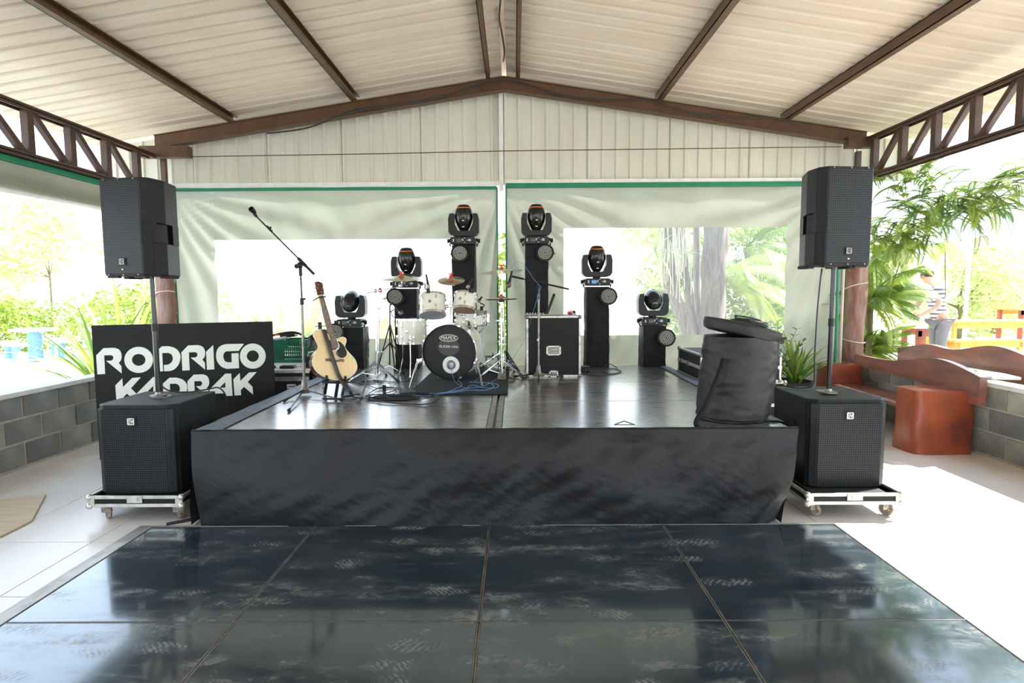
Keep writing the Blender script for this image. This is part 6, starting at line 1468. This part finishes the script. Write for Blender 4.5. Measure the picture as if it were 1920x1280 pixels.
big_trunk('slim straight trunk just left of the thickest one behind the window', [(1306, 430, 10.6), (1307, 530, 10.6), (1311, 628, 10.6)], (.065, .06), 4)
m = MB(); rr = random.Random(9)
for i in range(60):
    p = at(rr.uniform(1238, 1300), rr.uniform(400, 470), 9.8); m.tube([p, p - Vector((rr.uniform(-.05, .05), 0, rr.uniform(.3, .9)))], .007, 4)
o = part('hanging_fibre', m, 'rope', t_, world=True, kind='stuff')
def spiky(lb, px, py, Y, n, L, seed, mt='frond'):
    p = at(px, py, Y); t = thing('spiky_crown', lb, 'plant', p); rr = random.Random(seed)
    for i in range(n):
        m = leaf_blade((0, 0, 0), rr.uniform(0, 6.28), L * rr.uniform(.7, 1.1), .05, rr.uniform(-.6, 1.2), rr.uniform(.3, 1.2), seg=5); part('leaf', m, mt, t)
    return t
spiky('spiky leaf crown hanging left of the trunks behind the right window', 1228, 470, 10.0, 34, .85, 5, 'leafp')
spiky('second spiky leaf crown low left of the trunks behind the window', 1222, 540, 10.4, 26, .7, 6, 'leafp')
palm('feathery palm behind the window, right of the thickest trunk', (5.6, 13.2, 0), 2.6, .12, 16, 2.4, 31, ('leafy', 'frond'), lean=(-.4, 0))
palm('second feathery palm behind the window near the right curtain edge', (4.3, 12.2, 0), 1.9, .10, 14, 1.9, 32, ('leafp', 'leafy'))
for i, (x, y, lb) in enumerate(((3.9, 13.5, 'dense green shrub behind the trunks outside the right window'), (5.6, 14.0, 'sunny yellow green shrub behind the right window'), (3.7, 14.9, 'light shrub behind the leaning trunks'), (7.4, 15, 'tall light green shrub behind the palm cluster'))):
    bl = [(rr.uniform(-.7, .7), rr.uniform(-.4, .4), rr.uniform(.5, 3.4), rr.uniform(.6, .95), .6, rr.uniform(.5, .8)) for _ in range(8)]
    tree('garden_shrub', lb, (x, y, 0), bl, 5200, .085, 90 + i, ('leafy', 'leafy', 'leafp', 'leafy')[i], trunk=False, cat='shrub')

# right outside: ferns hanging by the truss, palms next to the log post
FK = dict(ll=.075, lw=.009, nl=54)
fern('dense dark fern mass hanging beside the right truss above the palms', (5.25, 7.2, 2.66), 110, .52, 41, ('frond', 'leafd', 'leafy'), el=(-.6, .8), droop=(.6, 1.8), sp=(.55, .25, .16), **FK)
fern('sunlit fern mass hanging lower down near the right loudspeaker', (5.0, 7.7, 2.35), 80, .45, 42, ('leafy', 'frond'), el=(-.6, .8), droop=(.8, 1.9), sp=(.40, .2, .22), **FK)
fern('feathery fern arching towards the right edge under the truss', (5.95, 6.7, 2.86), 80, .60, 43, ('frond', 'leafy', 'leafp'), el=(-.4, .9), droop=(.5, 1.5), sp=(.50, .25, .12), **FK)
fern('green fern poking through the right truss', (5.0, 7.5, 2.98), 30, .5, 45, ('leafy', 'frond'), el=(.2, 1.2), droop=(1.0, 2.0), sp=(.35, .2, .08), **FK)
palm('clumping palm beside the right log post', (5.05, 8.35, 0), 1.45, .04, 34, .85, 51, ('frond', 'leafy'), ll=.22, lw=.013, el=(-.5, 1.3), trunk='stem', nl=64, droop=(.6, 1.6))
palm('low clumping palm at the foot of the right log post', (5.2, 8.6, 0), .70, .04, 30, .75, 52, ('leafy', 'frond'), ll=.20, lw=.013, el=(-.2, 1.3), trunk='stem', nl=60, droop=(.6, 1.6))
palm('middle clumping palm between the fern and the low palm', (5.35, 8.9, 0), 2.1, .04, 30, .85, 53, ('frond', 'leafy'), ll=.22, lw=.013, el=(-.6, 1.1), trunk='stem', nl=64, droop=(.6, 1.6))
def fan(lb, loc, r, az, el, n=26):
    t = thing('fan_palm_leaf', lb, 'palm leaf', loc); T = RZ(az) @ RX(el); m = MB(); vs = []; fs = []
    for i in range(n):
        a = R(-150 + 300 * i / (n - 1)) + math.pi / 2; d = Vector((math.cos(a), 0, math.sin(a))); s = Vector((-d.z, 0, d.x)) * .012
        o = len(vs); vs += [(0, 0, 0), tuple(d * r * .5 + s * 1.6 + Vector((0, .01 * (i % 2), 0))), tuple(d * r * (.85 + .15 * math.sin(i * 2.1)) - Vector((0, .08, .06))), tuple(d * r * .5 - s * 1.6)]; fs.append((o, o + 1, o + 2, o + 3))
    m.add(vs, fs, T); part('blade', m, 'leafp', t); m = MB(); m.tube([(0, 0, 0), tuple(T @ Vector((.1, .1, -.7)))], .008, 6); part('stalk', m, 'stem', t)
fp = at(1688, 490, 7.9); fan('round fan palm leaf catching the sun next to the right loudspeaker', fp, .30, 20, 15)
fp = at(1772, 470, 8.6); fan('smaller fan palm leaf right of the sunlit fern', fp, .26, -20, 10)

# right garden: tables, benches, umbrella, far trees
def picnic(lb, loc, L, W, H, rz, top='ochre', legs='ochre'):
    t = thing('garden_table', lb, 'table', loc, R(rz))
    for i in range(4): m = MB(); m.box((0, -W / 2 + W * (i + .5) / 4, H - .02), (L, W / 4 - .012, .04), b=.004); part('plank', m, top, t)
    for k in (-1, 1): m = MB(); m.box((0, k * (W / 2 - .04), H - .09), (L - .1, .03, .10)); part('apron', m, top, t)
    for i in (-1, 1):
        for j in (-1, 1): m = MB(); m.box((i * (L / 2 - .08), j * (W / 2 - .06), (H - .04) / 2), (.07, .07, H - .04)); part('leg', m, legs, t)
    return t
GZ = .19
def gpos(px, py, Y): p = at(px, py, Y); return Vector((p.x, Y, GZ))
picnic('long ochre wooden garden table behind the person in stripes', gpos(1860, 600, 12.5) + Vector((.3, 0, 0)), 3.0, .8, .78, 3)
picnic('low ochre wooden bench in front of the long garden table', gpos(1845, 620, 11.0), 1.35, .36, .50, 2)
picnic('small reddish wooden table left of the person in stripes', gpos(1728, 600, 10.6), .50, .5, .75, 0, 'logred', 'logred')
picnic('reddish wooden table at the right edge of the garden', gpos(1925, 580, 13.5), .9, .7, 1.0, 0, 'ochre', 'logred')
um = thing('slatted_shade', 'pale slatted garden roof in the glare at the far right', 'pergola', (13.8, 17, GZ)); p = at(1890, 455, 15)
for i in range(6): m = MB(); m.box((p.x + .8, 15 + i * .35, p.z - .02 * i + .15), (3.0, .14, .05)); part('slat', m, 'fur', um, world=True)
for dx in (-.5, 2.1): m = MB(); m.cyl((p.x + dx, 15.6, GZ), (p.x + dx, 15.6, p.z + .1), .05, n=10); part('post', m, 'fur', um, world=True)
for i, (x, y) in enumerate(((12, 20), (15.5, 19), (9.0, 19), (18.5, 22), (16.2, 15.5), (13.0, 17.2))):
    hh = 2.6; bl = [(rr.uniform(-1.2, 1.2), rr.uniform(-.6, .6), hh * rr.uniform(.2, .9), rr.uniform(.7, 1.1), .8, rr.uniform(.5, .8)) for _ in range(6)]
    tree('garden_tree', ['pale bush in the glare behind the striped person', 'pale bush above the ochre table', 'pale bush right of the palm cluster', 'hazy far bush at the right edge', 'light green bush at the right edge near the garden table', 'light bush in the middle of the right garden'][i], (x, y, GZ), bl, 3400, .10, 120 + i, 'leafp', th=hh * .5, tr=.08)

# left garden: round concrete table with stools
def ctable(lb, loc, r, H, rl, name='concrete_table', cat='table'):
    t = thing(name, lb, cat, loc); m = MB(); m.lathe([(r * .97, H - .06), (r, H - .045), (r, H - .01), (r * .985, H)], 40); part('top', m, 'concrete', t, smooth=40); m = MB(); m.lathe([(rl * 1.1, 0), (rl, .04), (rl, H - .09), (rl * 1.3, H - .06)], 28); part('pedestal', m, 'bluepaint', t, smooth=40)
tp0 = onz(68, 672, 0); ctable('round concrete garden table on a blue pedestal at far left', tp0, .52, .77, .155)
for (a, b, lb) in ((32, 678, 'concrete stool with blue pedestal left of the garden table'), (18, 672, 'concrete stool with blue pedestal furthest left'), (117, 670, 'concrete stool with blue pedestal right of the garden table'), (103, 664, 'concrete stool behind the garden table on its right')):
    ctable(lb, onz(a, b, 0), .22, .45, .085, 'concrete_stool', 'stool')

# ================================================================ PERSON in the right garden
def skinbody(name, joints, edges, mt, parent, sub=2, label=None):
    me = bpy.data.meshes.new(name); me.from_pydata([j[0] for j in joints], edges, []); me.materials.append(M[mt]); o = bpy.data.objects.new(name, me); COL.objects.link(o); o.parent = parent
    o.modifiers.new('skin', 'SKIN'); sv = me.skin_vertices[0].data if me.skin_vertices else None
    if sv is None:
        bpy.context.view_layer.objects.active = o; o.select_set(True); sv = me.skin_vertices[0].data
    for i, j in enumerate(joints): sv[i].radius = (j[1], j[1] if len(j) < 3 else j[2]); sv[i].use_root = (i == 0)
    md = o.modifiers.new('sub', 'SUBSURF'); md.levels = sub; md.render_levels = sub; 
    dg = bpy.context.evaluated_depsgraph_get(); ev = bpy.data.meshes.new_from_object(o.evaluated_get(dg)); o.modifiers.clear(); o.data = ev; ev.name = name
    for p in ev.polygons: p.use_smooth = True
    return o
pp = at(1762, 600, 10.0); PL = Vector((pp.x, 10.0, GZ)); pe = thing('person', 'person in a striped shirt and grey trousers bending forward in the right garden', 'person', PL, R(185))
J = [((0, 0, .93), .13, .10), ((.03, 0, 1.10), .12, .10), ((.10, 0, 1.30), .15, .11), ((.15, 0, 1.42), .12, .09), ((.20, 0, 1.50), .052), ((.25, 0, 1.57), .055),   # 0-5 pelvis..neck
     ((.27, 0, 1.64), .092), ((.29, 0, 1.70), .085),
     ((.15, .19, 1.41), .062), ((.24, .22, 1.15), .046), ((.45, .16, 1.02), .034), ((.52, .13, 1.0), .03),
     ((.15, -.19, 1.41), .062), ((.24, -.22, 1.15), .046), ((.45, -.16, 1.05), .034), ((.52, -.13, 1.04), .03),
     ((0, .09, .88), .10), ((.05, .10, .48), .062), ((-.03, .11, .09), .042), ((.10, .11, .04), .035),
     ((0, -.09, .88), .10), ((-.02, -.10, .48), .062), ((-.10, -.11, .09), .042), ((.03, -.11, .04), .035)]
E = [(0, 1), (1, 2), (2, 3), (3, 4), (4, 5), (5, 6), (6, 7), (3, 8), (8, 9), (9, 10), (10, 11), (3, 12), (12, 13), (13, 14), (14, 15), (0, 16), (16, 17), (17, 18), (18, 19), (0, 20), (20, 21), (21, 22), (22, 23)]
body = skinbody('body', J, E, 'skin', pe)
g_ = 1.14
Js = [((0, 0, .86), .155, .125), ((.03, 0, 1.10), .14, .12), ((.10, 0, 1.30), .17, .13), ((.15, 0, 1.43), .135, .10), ((.15, .20, 1.42), .078), ((.21, .22, 1.24), .066), ((.15, -.20, 1.42), .078), ((.21, -.22, 1.24), .066)]
skinbody('shirt', Js, [(0, 1), (1, 2), (2, 3), (3, 4), (4, 5), (3, 6), (6, 7)], 'stripe', pe)
Jt = [((0, 0, .92), .145, .115), ((0, .09, .86), .115), ((.05, .10, .48), .078), ((-.03, .11, .10), .062), ((0, -.09, .86), .115), ((-.02, -.10, .48), .078), ((-.10, -.11, .10), .062)]
skinbody('trousers', Jt, [(0, 1), (1, 2), (2, 3), (0, 4), (4, 5), (5, 6)], 'trouser', pe)
m = MB(); m.ball((.275, 0, 1.70), .105, 16, sc=(1.05, .92, .9)); m.v = [p if p.x < .34 or p.z > 1.72 else Vector((.34, p.y, p.z)) for p in m.v]; part('hair', m, 'hair', pe, smooth=True)
m = MB()
for s in (-1, 1): m.ball((.375, s * .032, 1.665), .010, 8)
m.ball((.385, 0, 1.635), .015, 8, sc=(1.2, .8, 1.4)); m.box((.372, 0, 1.60), (.012, .045, .008)); part('face', m, 'skin', pe, smooth=True)
for s in (-1, 1):
    m = MB(); h = Vector((.545, s * .13, 1.0 + (.04 if s < 0 else 0)))
    m.box(tuple(h), (.08, .03, .075), b=.012)
    for k in range(4): m.tube([h + Vector((.035, 0, -.028 + k * .019)), h + Vector((.075, -s * .008, -.030 + k * .020)), h + Vector((.095 + .006 * (k in (1, 2)), -s * .028, -.030 + k * .020))], [.0095, .0085, .007], 6)
    m.tube([h + Vector((-.01, 0, .035)), h + Vector((.03, -s * .02, .055))], [.011, .008], 6); part('hand', m, 'skin', pe, smooth=40)
    m = MB(); x = .02 if s > 0 else -.05; m.box((x + .03, s * .11, .035), (.26, .09, .07), b=.03); part('shoe', m, 'rubber', pe)

# uprights between log posts and trusses, pipes by the right post
m = MB(); m.box((-4.60, 7.86, 3.12), (.06, .06, .55)); tag(part('steel_upright', m, 'truss'), 'short brown steel upright on top of the left log post', 'post')
m = MB(); m.box((4.50, 7.86, 3.15), (.06, .06, .55)); tag(part('steel_upright', m, 'truss'), 'short brown steel upright on top of the right log post', 'post')
m = MB(); q = at(1573, 500, 7.75); m.tube(catmull([(q.x, 7.75, 2.9), (q.x - .01, 7.75, 1.9), (q.x, 7.75, 1.0), (q.x - .02, 7.75, .05)]), .018, 8); tag(part('garden_hose', m, 'green', smooth=True), 'green hose hanging beside the right log post', 'hose')
m = MB(); m.cyl((q.x + .075, 7.77, 0), (q.x + .075, 7.77, 2.95), .016, n=10); tag(part('conduit_pipe', m, 'rope', smooth=40), 'pale conduit pipe standing beside the right log post', 'pipe')
